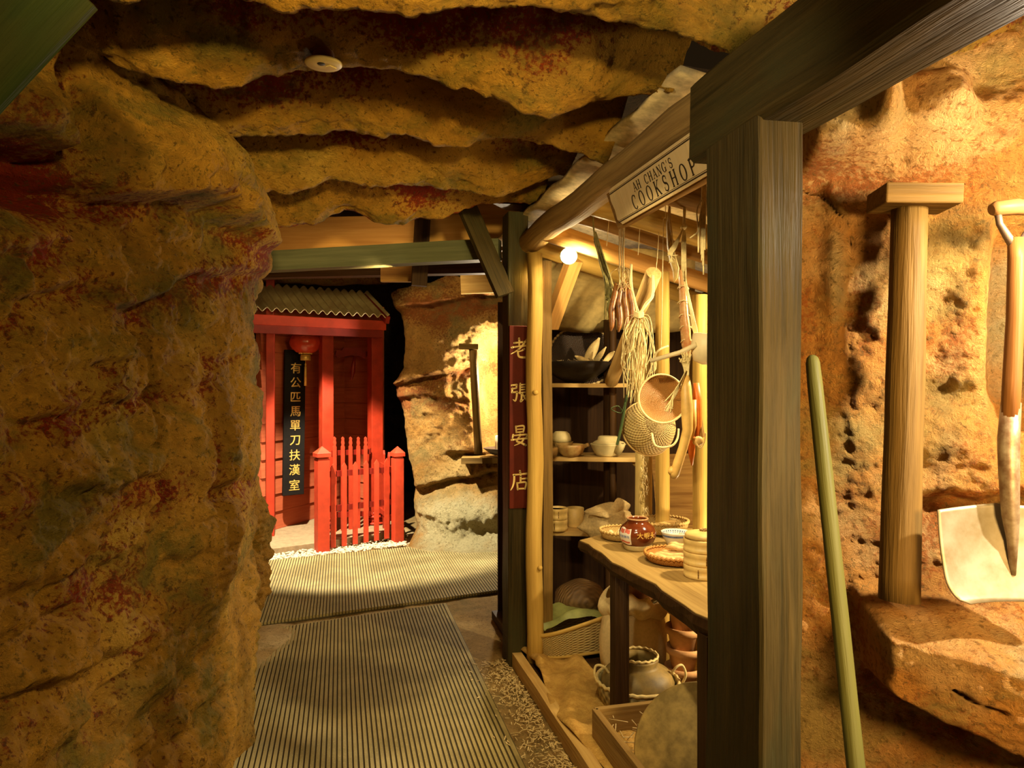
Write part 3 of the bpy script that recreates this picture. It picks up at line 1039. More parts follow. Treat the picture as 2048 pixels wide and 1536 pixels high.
STRAW = plain('straw_chip', (.72, .55, .27), .7, noise_amt=.35, scale=60)
GRAVEL = plain('pale_gravel', (.70, .58, .38), .8, noise_amt=.3, scale=50)
random.seed(11)
m = MB()
kx = lambda y: .905 + .010 * (3.7 - y)
for i in range(1500):
    y = random.uniform(1.6, 3.72)
    x = kx(y) - abs(random.gauss(0, .075)) - .03
    if random.random() < .12:
        x -= random.uniform(0, .12)
    a = random.uniform(0, 3.14); l = random.uniform(.004, .015)
    dx, dy = math.cos(a) * l, math.sin(a) * l
    z = .016 if x < .70 else .002
    m.beam((x - dx, y - dy, z + random.uniform(0, .008)), (x + dx, y + dy, z + random.uniform(0, .010)), random.uniform(.002, .0045), .0016)
single('wood_shavings', m, STRAW, 'pale wood shavings strewn between the ribbed mat and the cook shop kerb', 'shavings', kind='stuff')
m = MB()
for i in range(1400):
    t = random.random()
    c = Vector((-.62 + 1.2 * t, 6.33 + .30 * t, 0))
    p = c + Vector((random.gauss(0, .03), abs(random.gauss(0, .16)) - .08, 0))
    r = random.uniform(.004, .016)
    m.blob((p.x, p.y, .004 + random.random() * .012), r, r * random.uniform(.6, 1), r * .6, 6, 4, .5, i)
single('gravel', m, GRAVEL, 'pale gravel heaped along the foot of the red picket gate', 'gravel', kind='stuff')
m = MB()


def sand_fan(u, v):
    c = PZ(540, 1290, 0)
    a = u * 2 * math.pi
    r = v * (.30 + .05 * math.sin(a * 3))
    return Vector((c.x + math.cos(a) * r * .8 - .08, c.y + math.sin(a) * r * 1.35, .022 * (1 - v ** 2) + .004))


m.grid(lambda u, v: sand_fan(u, v), 40, 10)
single('sand_patch', m, EARTH, 'drift of sand spilling over the mat from the left rock', 'sand', kind='stuff')

# ------------------------------------------------------------------ the red building beyond the passage
RED = plain('red_paint', (.44, .032, .008), .5, noise_amt=.30, scale=9, bump=.05)
DEEPRED = plain('dark_red_paint', (.22, .012, .005), .45, noise_amt=.25, scale=9, bump=.05)
SALMON = wood('red_stained_plank', (.50, .125, .050), (.36, .075, .030), .55, 35, .2)
BLACK = plain('black_lacquer', (.008, .006, .004), .65, noise_amt=.3, spec=.15)
GOLD = plain('gold_leaf', (.80, .52, .12), .38, .35, noise_amt=.2, scale=60)
TIN = plain('corrugated_tin', (.50, .40, .20), .5, .1, noise_amt=.4, scale=6, col2=(.36, .25, .12))
WHITEWASH = plain('dusty_step', (.36, .25, .13), .8, noise_amt=.3)

dB = Vector((.94, .34, 0)).normalized()      # along the eaves
nB = Vector((-.34, .94, 0)).normalized()     # back into the building
E1 = Vector((.442, 6.84, 0))


def ea(k, r, z):
    return E1 + dB * k + nB * r + Vector((0, 0, z))


bld = root('red_building', ea(-.6, 0, 0), 'red timber building with a corrugated porch roof beyond the picket gate', 'building')
m = MB()
NW = 21; pw = .082
def tin(u, v):
    k = -NW * pw + NW * pw * u + .02
    r = v * .56
    return ea(k, r, 2.146 + .29 * v + .017 * math.cos(2 * math.pi * u * NW))
m.grid(tin, NW * 8, 2, False)
o = part('porch_roof', m, TIN, bld, 'corrugated tin porch roof')
sol = o.modifiers.new('sheet', 'SOLIDIFY'); sol.thickness = .006
m = MB(); m.beam(ea(-1.8, .10, 2.066), ea(.02, .10, 2.066), .04, .09); part('fascia', m, RED, bld, 'red fascia board', .004)
m = MB(); m.beam(ea(-1.8, .14, 1.99), ea(.0, .14, 1.99), .05, .08); part('porch_beam', m, DEEPRED, bld)
m = MB(); m.beam(ea(.0, .0, 2.11), ea(.0, .55, 2.39), .04, .07); part('barge_board', m, DEEPRED, bld)
# stepped floor of the porch
m = MB(); m.prism([(-2.2, 6.35), (-.62, 6.47), (-.12, 6.66), (.62, 7.0), (.62, 8.6), (-2.2, 8.6)], .075, (0, 0, .0245), (1, 0, 0), (0, 1, 0), (0, 0, 1)); part('porch_step', m, WHITEWASH, bld, 'dusty low timber step', .006)
wa, wc, wd = P(520, 800, 6.78), Vector((.045, 8.3, 0)), Vector((.42, 7.72, 0))
wa.z = 0


def siding(p, q, name):
    """lapped planks from p to q"""
    mb = MB()
    s = (q - p).normalized(); n = Vector((s.y, -s.x, 0))
    hgt = .175
    for i in range(13):
        z0 = .06 + i * hgt
        for (za, zb, oa, ob) in [(z0 + .004, z0 + hgt - .004, .022, .006)]:
            a0 = p + n * oa + Vector((0, 0, za)); a1 = q + n * oa + Vector((0, 0, za))
            b0 = p + n * ob + Vector((0, 0, zb)); b1 = q + n * ob + Vector((0, 0, zb))
            c0 = p + Vector((0, 0, za)); c1 = q + Vector((0, 0, za)); d0 = p + Vector((0, 0, zb)); d1 = q + Vector((0, 0, zb))
            Lq = (q - p).length
            g = [(oa, za + i, 0), (oa, za + i, Lq), (ob, zb + i, Lq), (ob, zb + i, 0), (0, za + i, 0), (0, za + i, Lq), (0, zb + i, Lq), (0, zb + i, 0)]
            mb.add([a0, a1, b1, b0, c0, c1, d1, d0], [(0, 1, 2, 3), (1, 5, 6, 2), (4, 0, 3, 7), (3, 2, 6, 7), (0, 4, 5, 1)], False, g)
    z1 = .06 + 13 * hgt
    t = .05
    mb.add([p - n * .001, q - n * .001, q - n * .001 + Vector((0, 0, z1)), p - n * .001 + Vector((0, 0, z1)), p - n * t, q - n * t, q - n * t + Vector((0, 0, z1)), p - n * t + Vector((0, 0, z1))],
           [(0, 1, 2, 3), (5, 4, 7, 6), (1, 5, 6, 2), (4, 0, 3, 7), (3, 2, 6, 7)], False)
    return mb


part('plank_wall', siding(wa, wc, 'a'), SALMON, bld)
part('plank_wall', siding(wc, wd, 'b'), SALMON, bld)
m = MB(); m.beam(P(541, 1075, 6.68), P(541, 560, 6.68), .075, .075, up=(0, 1, 0)); o = part('corner_board', m, RED, bld, None, .004)


def column(cx, cy, z0, z1, w_):
    mb = MB()
    up = nB
    mb.beam((cx, cy, z0), (cx, cy, z1), w_, w_, up=up)
    c = part('porch_column', mb, RED, bld, None, .004)
    mb = MB()
    for (h, e) in ((.0, .16), (.035, .13), (.07, .155), (.105, .125)):
        mb.lathe([(e * .42, 0), (e * .60, .008), (e * .66, .017), (e * .60, .027), (e * .42, .034)], (cx, cy, z0 + h), 20)
    part('base_moulding', mb, RED, c)
    return c


column(-.134, 7.13, .06, 2.06, .112)
column(.349, 7.374, .06, 2.06, .122)
# carved bracket rail between the two columns
m = MB()
br = [(-.16, -.02), (-.15, .02), (-.09, .025), (-.07, .055), (.12, .055), (.14, .025), (.20, .02), (.20, -.015), (.16, -.05), (.10, -.03), (.0, -.02), (-.08, -.045), (-.13, -.05)]
bc = P(700, 706, 7.30)
m.prism(br, .03, bc, dB, (0, 0, 1), nB); part('carved_rail', m, DEEPRED, bld, 'carved dark red rail')
m = MB(); m.tube([P(709, 712, 7.3), P(707, 728, 7.3), P(705, 745, 7.3), P(703, 760, 7.3)], [.010, .022, .026, .008], 10); part('carved_drop', m, DEEPRED, bld)
m = MB(); m.beam(ea(-1.8, .60, 2.0), ea(.0, .60, 2.0), .02, .02); part('lantern_rail', m, DEEPRED, bld)

# lantern
lc = P(611, 684, 6.92)
lan = root('paper_lantern', lc - Vector((0, 0, .34)), 'round red ribbed lantern with gold cap and tassel hanging in the porch', 'lantern')
LANT = plain('red_silk', (.55, .045, .015), .25, noise_amt=.15, spec=.6)
m = MB()
pr = [(.05 + .105 * math.sin(math.pi * k / 14) ** .62, -.115 + .23 * k / 14) for k in range(15)]
m.lathe(pr, lc, 56, rad=lambda a, i: 1 + .022 * abs(math.cos(a * 7)) - .02)
part('lantern_body', m, LANT, lan)
m = MB(); m.lathe([(.045, .105), (.055, .112), (.05, .13), (.03, .14), (0, .14)], lc, 20); part('lantern_cap', m, BLACK, lan)
m = MB(); m.tube([lc + Vector((0, 0, .13)), lc + Vector((.002, .0, .20)), lc + Vector((0, 0, 2.0 - lc.z))], .004, 6); part('cord', m, BLACK, lan)
m = MB(); m.lathe([(.058, -.118), (.060, -.108), (.045, -.102)], lc, 20)
for k in range(14):
    a = k * math.pi / 7
    m.blob(lc + Vector((.058 * math.cos(a), .058 * math.sin(a), -.112)), .010, .010, .008, 6, 4)
m.lathe([(.0, -.128), (.046, -.126), (.050, -.150), (.050, -.178), (.044, -.182), (0, -.180)], lc, 24, rad=lambda a, i: 1 + .02 * math.sin(a * 16)); part('gold_base', m, GOLD, lan, 'gold base ring')
m = MB(); m.tube([lc + Vector((0, 0, -.18)), lc + Vector((0, 0, -.22))], .003, 6)
m.blob(lc + Vector((0, 0, -.222)), .010, .010, .014, 8, 6)
m.lathe([(.006, -.232), (.011, -.25), (.014, -.43), (.0, -.43)], lc, 14, rad=lambda a, i: 1 + .12 * math.sin(a * 7)); part('tassel', m, GOLD, lan, 'gold tassel')


# ------------------------------------------------------------------ lettering
def glyphs(text, size, c, ex, ey, th=.003, weight=0.0):
    """flat raised characters: returned as vertices and faces on the axes ex, ey"""
    cu = bpy.data.curves.new('txt', 'FONT')
    cu.body = text
    cu.align_x = 'CENTER'
    cu.align_y = 'CENTER'
    cu.size = size
    cu.extrude = th / 2
    cu.offset = weight
    cu.resolution_u = 3
    ob = bpy.data.objects.new('txt', cu)
    COL.objects.link(ob)
    dg = bpy.context.evaluated_depsgraph_get()
    me = ob.evaluated_get(dg).to_mesh()
    ex, ey = Vector(ex).normalized(), Vector(ey).normalized()
    ez = ex.cross(ey)
    xs_ = [v.co.x for v in me.vertices]; ys_ = [v.co.y for v in me.vertices]
    ox = (max(xs_) + min(xs_)) / 2; oy = (max(ys_) + min(ys_)) / 2
    vs = [Vector(c) + ex * (v.co.x - ox) + ey * (v.co.y - oy) + ez * v.co.z for v in me.vertices]
    fs = [tuple(p.vertices) for p in me.polygons]
    ob.evaluated_get(dg).to_mesh_clear()
    bpy.data.objects.remove(ob)
    bpy.data.curves.remove(cu)
    return vs, fs


sc_ = P(588, 845, 6.80)
tp, bt = P(590, 700, 7.08), P(586, 990, 6.96)
syv = (tp - bt).normalized()
sxv = Vector((.93, .37, 0)).normalized()
snv = sxv.cross(syv).normalized()            # towards the passage
sg = root('hanging_signboard', bt + Vector((0, 0, -.0)), 'tall black board with a column of gold characters beside the lantern', 'sign')
m = MB()
hL = (tp - bt).length / 2
m.prism([(-.105, -hL), (.105, -hL), (.105, hL), (-.105, hL)], .035, (tp + bt) / 2, sxv, syv, snv); part('board', m, BLACK, sg, None, .004)
for ch, cy_ in zip('有公匹馬單刀扶漢室', (737, 766, 795, 824, 852, 882, 911, 940, 970)):
    t = (cy_ - 700) / 290
    c = tp + (bt - tp) * t + snv * .020 + sxv * .006
    vs, fs = glyphs(ch, .114, c, sxv, syv, .004, .0006)
    m = MB(); m.add(vs, fs); part('gold_character', m, GOLD, sg, 'gold character')

# red picket gate with its two posts
f0 = P(644, 1104, 6.27); f0.z = 0
f1 = P(795, 1085, 6.67); f1.z = 0
fd = (f1 - f0).normalized(); fnn = Vector((fd.y, -fd.x, 0))
FADED = plain('faded_red_paint', (.54, .050, .016), .5, noise_amt=.25, scale=12, bump=.05)


def gate_post(p, z1, w_, label):
    r = root('gate_post', p, label, 'post')
    mb = MB(); mb.beam(p, p + Vector((0, 0, z1)), w_, w_, up=fnn); part('shaft', mb, FADED, r, None, .003)
    mb = MB(); h = w_ * .60
    mb.beam(p + Vector((0, 0, z1)), p + Vector((0, 0, z1 + .018)), w_ * .84, w_ * .84, up=fnn)
    mb.beam(p + Vector((0, 0, z1 + .018)), p + Vector((0, 0, z1 + .05)), w_ * 1.18, w_ * 1.18, up=fnn)
    s, t, a = frame(p, p + Vector((0, 0, 1)), fnn)
    q = p + Vector((0, 0, z1 + .05))
    mb.add([q + s * h + t * h, q - s * h + t * h, q - s * h - t * h, q + s * h - t * h, q + Vector((0, 0, .062))], [(0, 1, 4), (1, 2, 4), (2, 3, 4), (3, 0, 4)])
    part('cap', mb, FADED, r)
    return r


gate_post(f0, .835, .108, 'red capped post at the left end of the low picket gate')
gate_post(f1, .80, .092, 'red capped post at the right end of the low picket gate beside the rock')
gt = root('picket_gate', (f0 + f1) / 2, 'low red picket gate panel with six pointed pales between two capped posts', 'gate')
for i, (px, vt, vb) in enumerate([(666.3, 927, 1095), (688.5, 925, 1091.5), (710.5, 923.5, 1088), (732, 921, 1084.5), (753, 919, 1081), (773.5, 916.5, 1077)]):
    dd = 6.30 + .40 * (px - 644) / 151
    tp_, bt_ = P(px, vt, dd), P(px, vb, dd)
    mb = MB(); hh = (tp_ - bt_).length; w_ = .022
    mb.prism([(-w_, 0), (w_, 0), (w_, hh - .035), (.002, hh), (-w_, hh - .035)], .018, Vector((tp_.x, tp_.y, bt_.z)), fd, (0, 0, 1), fnn)
    part('picket', mb, FADED, gt)
for va in ((946, 940), (1016, 1004)):
    a = P(650, va[0] + 3, 6.34); b = P(794, va[1] - 2, 6.73)
    mb = MB(); mb.beam(a, b, .03, .052); part('rail', mb, DEEPRED, gt)
# taller fence behind it
gt = root('tall_picket_fence', P(700, 1062, 6.98), 'taller red picket fence with shaped finials standing behind the low gate', 'fence')
for px in (669, 685.5, 701, 716.5, 731):
    dd = 6.86 + .22 * (px - 669) / 62
    tp_, bt_ = P(px, 874, dd), P(px, 1068, dd)
    hh = tp_.z - .055
    mb = MB()
    w_ = .018
    pl = [(-w_, 0), (w_, 0), (w_, hh - .10), (w_ * .6, hh - .085), (w_ * .9, hh - .06), (w_ * .6, hh - .035), (w_ * .8, hh - .015), (0, hh), (-w_ * .8, hh - .015), (-w_ * .6, hh - .035), (-w_ * .9, hh - .06), (-w_ * .6, hh - .085), (-w_, hh - .10)]
    mb.prism(pl, .018, Vector((tp_.x, tp_.y, .058)), fd, (0, 0, 1), fnn)
    part('picket', mb, FADED, gt)
for va in (906, 1030):
    mb = MB(); mb.beam(P(662, va, 6.87), P(740, va - 3, 7.14), .03, .05); part('rail', mb, DEEPRED, gt)
# short return fence from the right hand post to the porch
gt = root('return_fence', f1 + nB * .25, 'short red fence return running back from the right gate post to the porch column', 'fence')
g1 = f1 + Vector((-.05, .06, 0)); g2 = Vector((.40, 7.28, 0))
for t in (.25, .7):
    p = g1 + (g2 - g1) * t
    s = (g2 - g1).normalized()
    mb = MB(); mb.prism([(-.02, .06), (.02, .06), (.02, .80), (0, .84), (-.02, .80)], .018, p, s, (0, 0, 1), Vector((s.y, -s.x, 0))); part('picket', mb, RED, gt)
for z in (.22, .68):
    mb = MB(); mb.beam(g1 + Vector((0, 0, z)), g2 + Vector((0, 0, z)), .03, .05); part('rail', mb, RED, gt)

# ------------------------------------------------------------------ the niche in the far wall
q0, q1 = P(957, 908, 6.28), P(946, 698, 6.30)
rp = root('niche_prop', q0, 'slim grey pit prop with a cap board at the edge of the bright niche', 'prop')
m = MB(); m.tube([q0 + (q1 - q0) * (k / 8) for k in range(9)], .038, 12, wob=.08, seed=5); part('log', m, ROOTWOOD, rp)
m = MB(); m.beam(P(918, 693, 6.30), P(957, 694, 6.30), .10, .05); part('cap_board', m, ROOTWOOD, rp, None, .004)
q = P(992, 905, 6.5)
m = MB(); m.beam(P(925, 918, 6.52), P(1040, 916, 6.52), .35, .05, seg=6, wob=.01, seed=4)
single('niche_ledge', m, ROOTWOOD, 'dusty ledge board at the bottom of the bright niche', 'ledge')
q = P(1000, 909, 6.42)
m = MB(); m.lathe([(.07, 0), (.09, .01), (.155, .058), (.150, .062), (.08, .018), (0, .014)], q, 32)
single('wide_dish', m, plain('dark_dish', (.06, .04, .025), .4), 'dark wide dish on the ledge of the bright niche', 'dish')
m = MB(); m.lathe([(.040, 0), (.042, .006), (.040, .15), (.03, .155), (0, .152)], q + Vector((-.005, 0, .018)), 20)
single('candle', m, plain('white_wax', (.85, .74, .50), .5, noise_amt=.05), 'thick white candle standing in the wide dish of the niche', 'candle')

# ------------------------------------------------------------------ tools and props against the right wall
def right_d(px, py, d):
    return P(px, py, d)


b0, b1 = P(1798, 1176, 1.74), P(1819, 416, 1.80)
rp = root('pit_prop', b0, 'thick round pit prop standing on the rock shelf under a short cap block', 'prop')
m = MB(); m.tube([b0 - Vector((0, 0, .03)) + (b1 - b0 + Vector((0, 0, .03))) * (k / 16) for k in range(17)], [.0465 - .005 * k / 16 for k in range(17)], 22, wob=.07, seed=2); part('log', m, ROOTWOOD, rp)
m = MB(); m.beam(P(1752, 396, 1.80), P(1902, 398, 1.78), .13, .050, seg=5, wob=.003, seed=4, taper=1.0); part('cap_block', m, ROOTWOOD, rp, None, .004)

st, sb_ = P(1624, 712, 1.86), P(1712, 1536, 1.53)
sd = sb_ - st
m = MB(); fl = st + sd * ((st.z - .004) / (st.z - sb_.z))
m.tube([st + (fl - st) * t for t in (0, .004, .012, .05, .1, .2, .3, .4, .5, .6, .7, .8, .9, 1)], [.009, .015, .018] + [.0195] * 11, 16, wob=.05, seed=9)
single('stick', m, wood('green_grey_stick', (.115, .105, .026), (.065, .062, .014), .5, 50, .3), 'long smooth tool handle leaning on the rock right of the big post', 'stick')

# shovel
SHD = 1.60
sh = root('shovel', P(2020, 1206, SHD), 'square mouthed shovel with a wooden grip standing against the right rock wall', 'shovel')
STEEL = plain('worn_steel', (.34, .28, .18), .45, .5, noise_amt=.3, scale=14, col2=(.22, .165, .08))
SHAFT = wood('shovel_wood', (.26, .105, .026), (.13, .05, .012), .45, 50, .3)
right_v = Vector((CS, -SN, 0)); fwd_v = Vector((SN, CS, 0))
bc = P(2026, 1206, SHD)
def blade(u, v):
    h = v * .205
    wd = .150 * (1 - .0 * v)
    x = (u * 2 - 1)
    if v < .28:                       # rounded lower corners
        q = 1 - v / .28
        wd = .150 * (1 - .30 * (1 - math.sqrt(max(0, 1 - q * q))))
    dish = .022 * (x * x) - .010 * math.sin(v * 3.14)
    sh_ = .012 * (v > .93) * (1 - abs(x))
    return bc + right_v * (x * wd) + Vector((0, 0, h + sh_)) - fwd_v * (dish - .01) + fwd_v * (v * .05)
m = MB(); m.grid(blade, 28, 24); o = part('blade', m, STEEL, sh, 'steel blade'); s_ = o.modifiers.new('sheet', 'SOLIDIFY'); s_.thickness = .003
m = MB(); s0, s1 = P(2024, 1150, SHD), P(2024, 800, SHD + .03)
m.tube([P(2026, 1150, SHD + .03), P(2025, 1080, SHD + .035), P(2021, 1030, SHD + .03), P(2018, 950, SHD + .03), P(2017, 880, SHD + .04), P(2022, 805, SHD + .05)], [.006, .012, .018, .021, .0225, .0205], 16); part('socket', m, plain('rusty_socket', (.40, .30, .17), .45, .5, noise_amt=.5, scale=30, col2=(.20, .11, .05)), sh, 'long steel socket')
m = MB(); m.tube([P(2017, 890, SHD + .04), P(2024, 760, SHD + .05), P(2030, 640, SHD + .06), P(2032, 520, SHD + .07), P(2033, 478, SHD + .075)], [.019, .0195, .0185, .0175, .018], 16); part('shaft', m, SHAFT, sh, 'wooden shaft')
m = MB()
g0 = P(2033, 500, SHD + .075)
for sgn in (-1, 1):
    m.tube([g0, g0 + right_v * sgn * .020 + Vector((0, 0, .03)), g0 + right_v * sgn * .040 + Vector((0, 0, .062)), g0 + right_v * sgn * .046 + Vector((0, 0, .098))], [.012, .010, .008, .008], 10)
part('yoke', m, plain('dark_iron', (.16, .10, .06), .5, .5), sh, 'forked metal yoke')
m = MB(); m.tube([g0 + right_v * -.060 + Vector((0, 0, .095)), g0 + right_v * -.05 + Vector((0, 0, .098)), g0 + right_v * 0 + Vector((0, 0, .103)), g0 + right_v * .06 + Vector((0, 0, .095))], [.013, .018, .0195, .014], 14); part('grip', m, wood('grip_wood', (.27, .13, .042), (.16, .075, .022), .45, 50, .2), sh, 'wooden cross grip')

# ------------------------------------------------------------------ the cook shop: floor, walls, roof
m = MB()
for i in range(12):
    x = .945 + i * .125
    m.beam((x + .06, 1.80, .022), (x + .06, 4.42, .022), .122, .05, seed=i)
struct('floor_shop', m, DARKWOOD, 'dark plank floor of the cook shop', 'floor')
m = MB(); m.beam((.905 + .01, 3.72, .030), (.905 + .033, 1.5, .030), .05, .075, seg=16, wob=.006, seed=12)
single('kerb_board', m, LIGHTWOOD, 'pale board edging the cook shop floor along the passage', 'board')


BLACKWOOD = wood('black_plank', (.045, .020, .006), (.014, .006, .002), .7, 50, .4)  # a darker wood colour for the back planks


def planks(name, p, q, z0, z1, wdt, mat, label, seed, th=.022):
    s = Vector(q) - Vector(p); L = s.length; s.normalize()
    mb = MB(); n = int(L / wdt)
    rnd = random.Random(seed)
    for i in range(n):
        c = Vector(p) + s * ((i + .5) * L / n)
        mb.beam((c.x, c.y, z0), (c.x, c.y, z1 - rnd.random() * .03), L / n + .001, th, up=Vector((-s.y, s.x, 0)), seg=4, wob=.002, seed=seed + i)
    return struct(name, mb, mat, label, 'wall')


planks('wall_shop_back', (.98, 4.40, 0), (2.35, 4.30, 0), .05, 2.05, .15, BLACKWOOD, 'dark upright planks at the back of the cook shop', 20)
planks('wall_shop_side', (2.28, 4.36, 0), (2.28, 1.95, 0), .05, 2.1, .17, BROWN, 'brown upright planks along the right side of the cook shop', 40)
planks('wall_shop_near', (1.10, 1.93, 0), (2.3, 1.93, 0), .05, 2.4, .17, DARKWOOD, 'dark planks closing the near end of the cook shop', 60)

HESS = plain('hessian_sheet', (.58, .42, .15), .8, noise_amt=.35, scale=14, bump=.3)
m = MB()
m.grid(lambda u, v: P(1060 + 330 * u, 662 - 162 * v, 4.36 - .55 * v) + Vector((0, 0, .01 * math.sin(u * 14 + v * 5))), 30, 14)
o = single('hessian_awning', m, HESS, 'ochre hessian sheet sloping down behind the lamp to the back of the shop', 'sheet')
s_ = o.modifiers.new('sheet', 'SOLIDIFY'); s_.thickness = .004
m = MB(); m.grid(lambda u, v: Vector((.95 + 1.5 * u, 1.86 + 2.6 * v, 2.40 - .27 * u + .008 * math.sin(v * 40))), 16, 60)
o = struct('ceiling_shop', m, plain('straw_roof', (.72, .55, .28), .8, noise_amt=.4, scale=30, bump=.5), 'pale matting laid over the cook shop rafters', 'ceiling')
s_ = o.modifiers.new('sheet', 'SOLIDIFY'); s_.thickness = .02
rl_ = ['rafter log nearest the lettered board', 'second rafter log of the shop roof counted from the board', 'third rafter log of the shop roof above the hanging fish', 'thin rafter log crossing behind the hanging straw', 'rafter log behind the lamp', 'rafter log next to the hessian sheet', 'rafter log along the back of the shop roof']
for i, (y, r, z0, z1) in enumerate([(2.10, .050, 2.27, 2.04), (2.42, .052, 2.27, 2.02), (2.76, .050, 2.26, 2.00), (3.02, .030, 2.27, 1.98), (3.32, .048, 2.25, 1.93), (3.62, .044, 2.24, 1.90), (3.95, .05, 2.22, 1.90)]):
    m = MB(); m.tube([Vector((.975 + 1.35 * k / 10, y + .008 * math.sin(k + i) + .1 * k / 10, z0 + (z1 - z0) * k / 10)) for k in range(11)], r, 14, wob=.08, seed=20 + i)
    single('rafter', m, (BROWN, ORANGEWOOD, YELLOW)[i % 3 if i != 1 else 0], rl_[i], 'rafter', 'rafters of the cook shop')

# posts and braces inside
def pole(pa, pb, r, mat, label, name='shop_post', n=14, seed=0, wob=.10, r2=None):
    mb = MB()
    k_ = 10
    mb.tube([pa + (pb - pa) * (k / k_) for k in range(k_ + 1)], [r + ((r2 or r) - r) * k / k_ for k in range(k_ + 1)], n, wob=wob, seed=seed)
    return single(name, mb, mat, label, 'post')


def down(px, d, top_v, z0=.045):
    t = P(px, top_v, d)
    return Vector((t.x, t.y, z0)), t


a, b = down(1325, 3.62, 545); pole(a, b, .036, YELLOW, 'pale round post standing behind the hanging meat', seed=31)
a, b = down(1287, 3.72, 700); pole(a, b, .050, wood('split_trunk', (.60, .45, .17), (.40, .27, .08), .6, 40, .6), 'thick split trunk with shaggy fibre at the end of the shelves', 'split_trunk', seed=32, r2=.042)
a, b = down(1400, 3.30, 590); pole(a, b, .034, YELLOW, 'pale round post half hidden by the big post', seed=33)
a, b = down(1220, 4.28, 640); pole(a, b, .040, DARKWOOD, 'dark post behind the shelves', seed=34)
pole(P(1222, 764, 4.06), P(1308, 546, 3.30), .037, LIGHTWOOD, 'slanting cut log with its round end showing above the straw bundle', 'slanting_log', seed=35)
m = MB(); m.beam(P(1100, 655, 3.95), P(1148, 520, 3.75), .085, .05, up=P(0, 0, 2) - P(0, 0, 1), seg=6, wob=.003)
single('corner_strut', m, ORANGEWOOD, 'orange slanting strut under the lamp at the shop corner', 'brace')
m = MB()
for k in range(46):
    p = P(1288 + random.uniform(-7, 9), random.uniform(880, 1040), 3.66)
    q = p + Vector((random.uniform(-.02, .02), -.004, -random.uniform(.02, .06)))
    m.tube([p, (p + q) / 2 + Vector((random.uniform(-.01, .01), -.006, 0)), q], .0013, 4)
single('bark_fibre', m, STRAW, 'shaggy bark fibre hanging on the split trunk', 'fibre', kind='stuff')
for (pa, pb, th, label) in [(P(1312, 1000, 3.9), P(1412, 1000, 3.75), .5, 'reddish brown board panel behind the table'),]:
    m = MB(); m.beam(pa, pb, .03, th, seg=4); single('partition_board', m, BROWN, label, 'board')
pole(P(1225, 1000, 4.2), P(1225, 640, 4.2), .02, DARKWOOD, 'thin dark upright between the shelves', seed=36)

# shelves
sw = [('shelf_board', 1.492, .024, 'upper shelf board carrying the black wok', 1256), ('shelf_board', 1.062, .026, 'middle shelf board carrying the clay pots', 1279), ('shelf_board', .628, .028, 'lower shelf board carrying the bamboo steamer and the sack', 1290)]
for nm, z, th, lb, pr in sw:
    a, b = P(1060, 768, 4.12), P(pr, 768, 4.06)
    e = (b - a).normalized(); bk = Vector((-e.y, e.x, 0))
    a.z = b.z = z
    m = MB(); m.beam(a + bk * .15, b + bk * .15, .30, th, seg=6, wob=.002, seed=int(z * 9)); single(nm, m, LIGHTWOOD, lb, 'shelf', 'shelves of the cook shop', bev=.003)
m = MB(); m.tube([P(1271, 925, 4.10), P(1277, 932, 4.22)], .02, 10); single('shelf_bracket', m, YELLOW, 'cut stub carrying the right end of the middle shelf', 'bracket')

# ------------------------------------------------------------------ the lamp
LB = P(1137, 512, 3.52)
lr = root('spot_lamp', LB, 'small spot lamp shining under the roof at the shop corner', 'lamp')
aim = (P(1170, 640, 2.0) - LB).normalized()
rot = aim.to_track_quat('Z', 'Y').to_matrix().to_4x4()
m = MB(); m.lathe([(.018, -.13), (.030, -.12), (.036, -.05), (.044, 0), (.040, .001), (.032, -.05), (.0, -.06)], LB, 20, rot); part('housing', m, plain('grey_enamel', (.22, .24, .18), .45, .3), lr)
EM, nt, N, L, b = nodes('lamp_glow')
b.inputs['Emission Color'].default_value = (1, .86, .55, 1)
b.inputs['Emission Strength'].default_value = 60
m = MB(); m.blob(LB - aim * .020, .029, .029, .029, 14, 10); part('bulb', m, EM, lr, 'glowing bulb')
m = MB(); m.tube([LB - aim * .10, LB - aim * .10 + Vector((0, .02, .06)), LB - aim * .08 + Vector((.0, .02, .12))], .008, 8); part('bracket', m, plain('lamp_arm', (.2, .2, .16), .5, .4), lr)

# ------------------------------------------------------------------ lettered board
SIGNW = wood('sign_board', (.74, .57, .30), (.64, .46, .21), .55, 40, .15)
INK = plain('black_sign_paint', (.03, .02, .012), .5, noise_amt=.1, bump=0)
XS = .925
sgt = [PX(1222, 385, XS), PX(1247, 442, XS)]
yl = PX(1217, 385, XS).y
s_root = root('lettered_board', Vector((XS, yl - .34, 2.07)), 'pale wooden board lettered for the cook shop hanging below the header log', 'sign')
eyd = Vector((0, -1, 0))
TB = math.radians(20)
ezd = Vector((-math.sin(TB), 0, math.cos(TB)))         # the board leans over the passage
out = Vector((-math.cos(TB), 0, -math.sin(TB)))
S0 = Vector((XS, yl, 2.185))
oc = [(0, 0), (.03, .004), (.72, .0), (.735, -.012), (.745, -.04), (.742, -.09), (.72, -.125), (.4, -.127), (.02, -.128), (-.008, -.105), (-.002, -.07), (-.010, -.035)]
m = MB(); m.prism([(x, y) for x, y in oc][::-1], .008, S0 - out * .004, eyd, ezd, out)
part('board', m, SIGNW, s_root, None, .002)


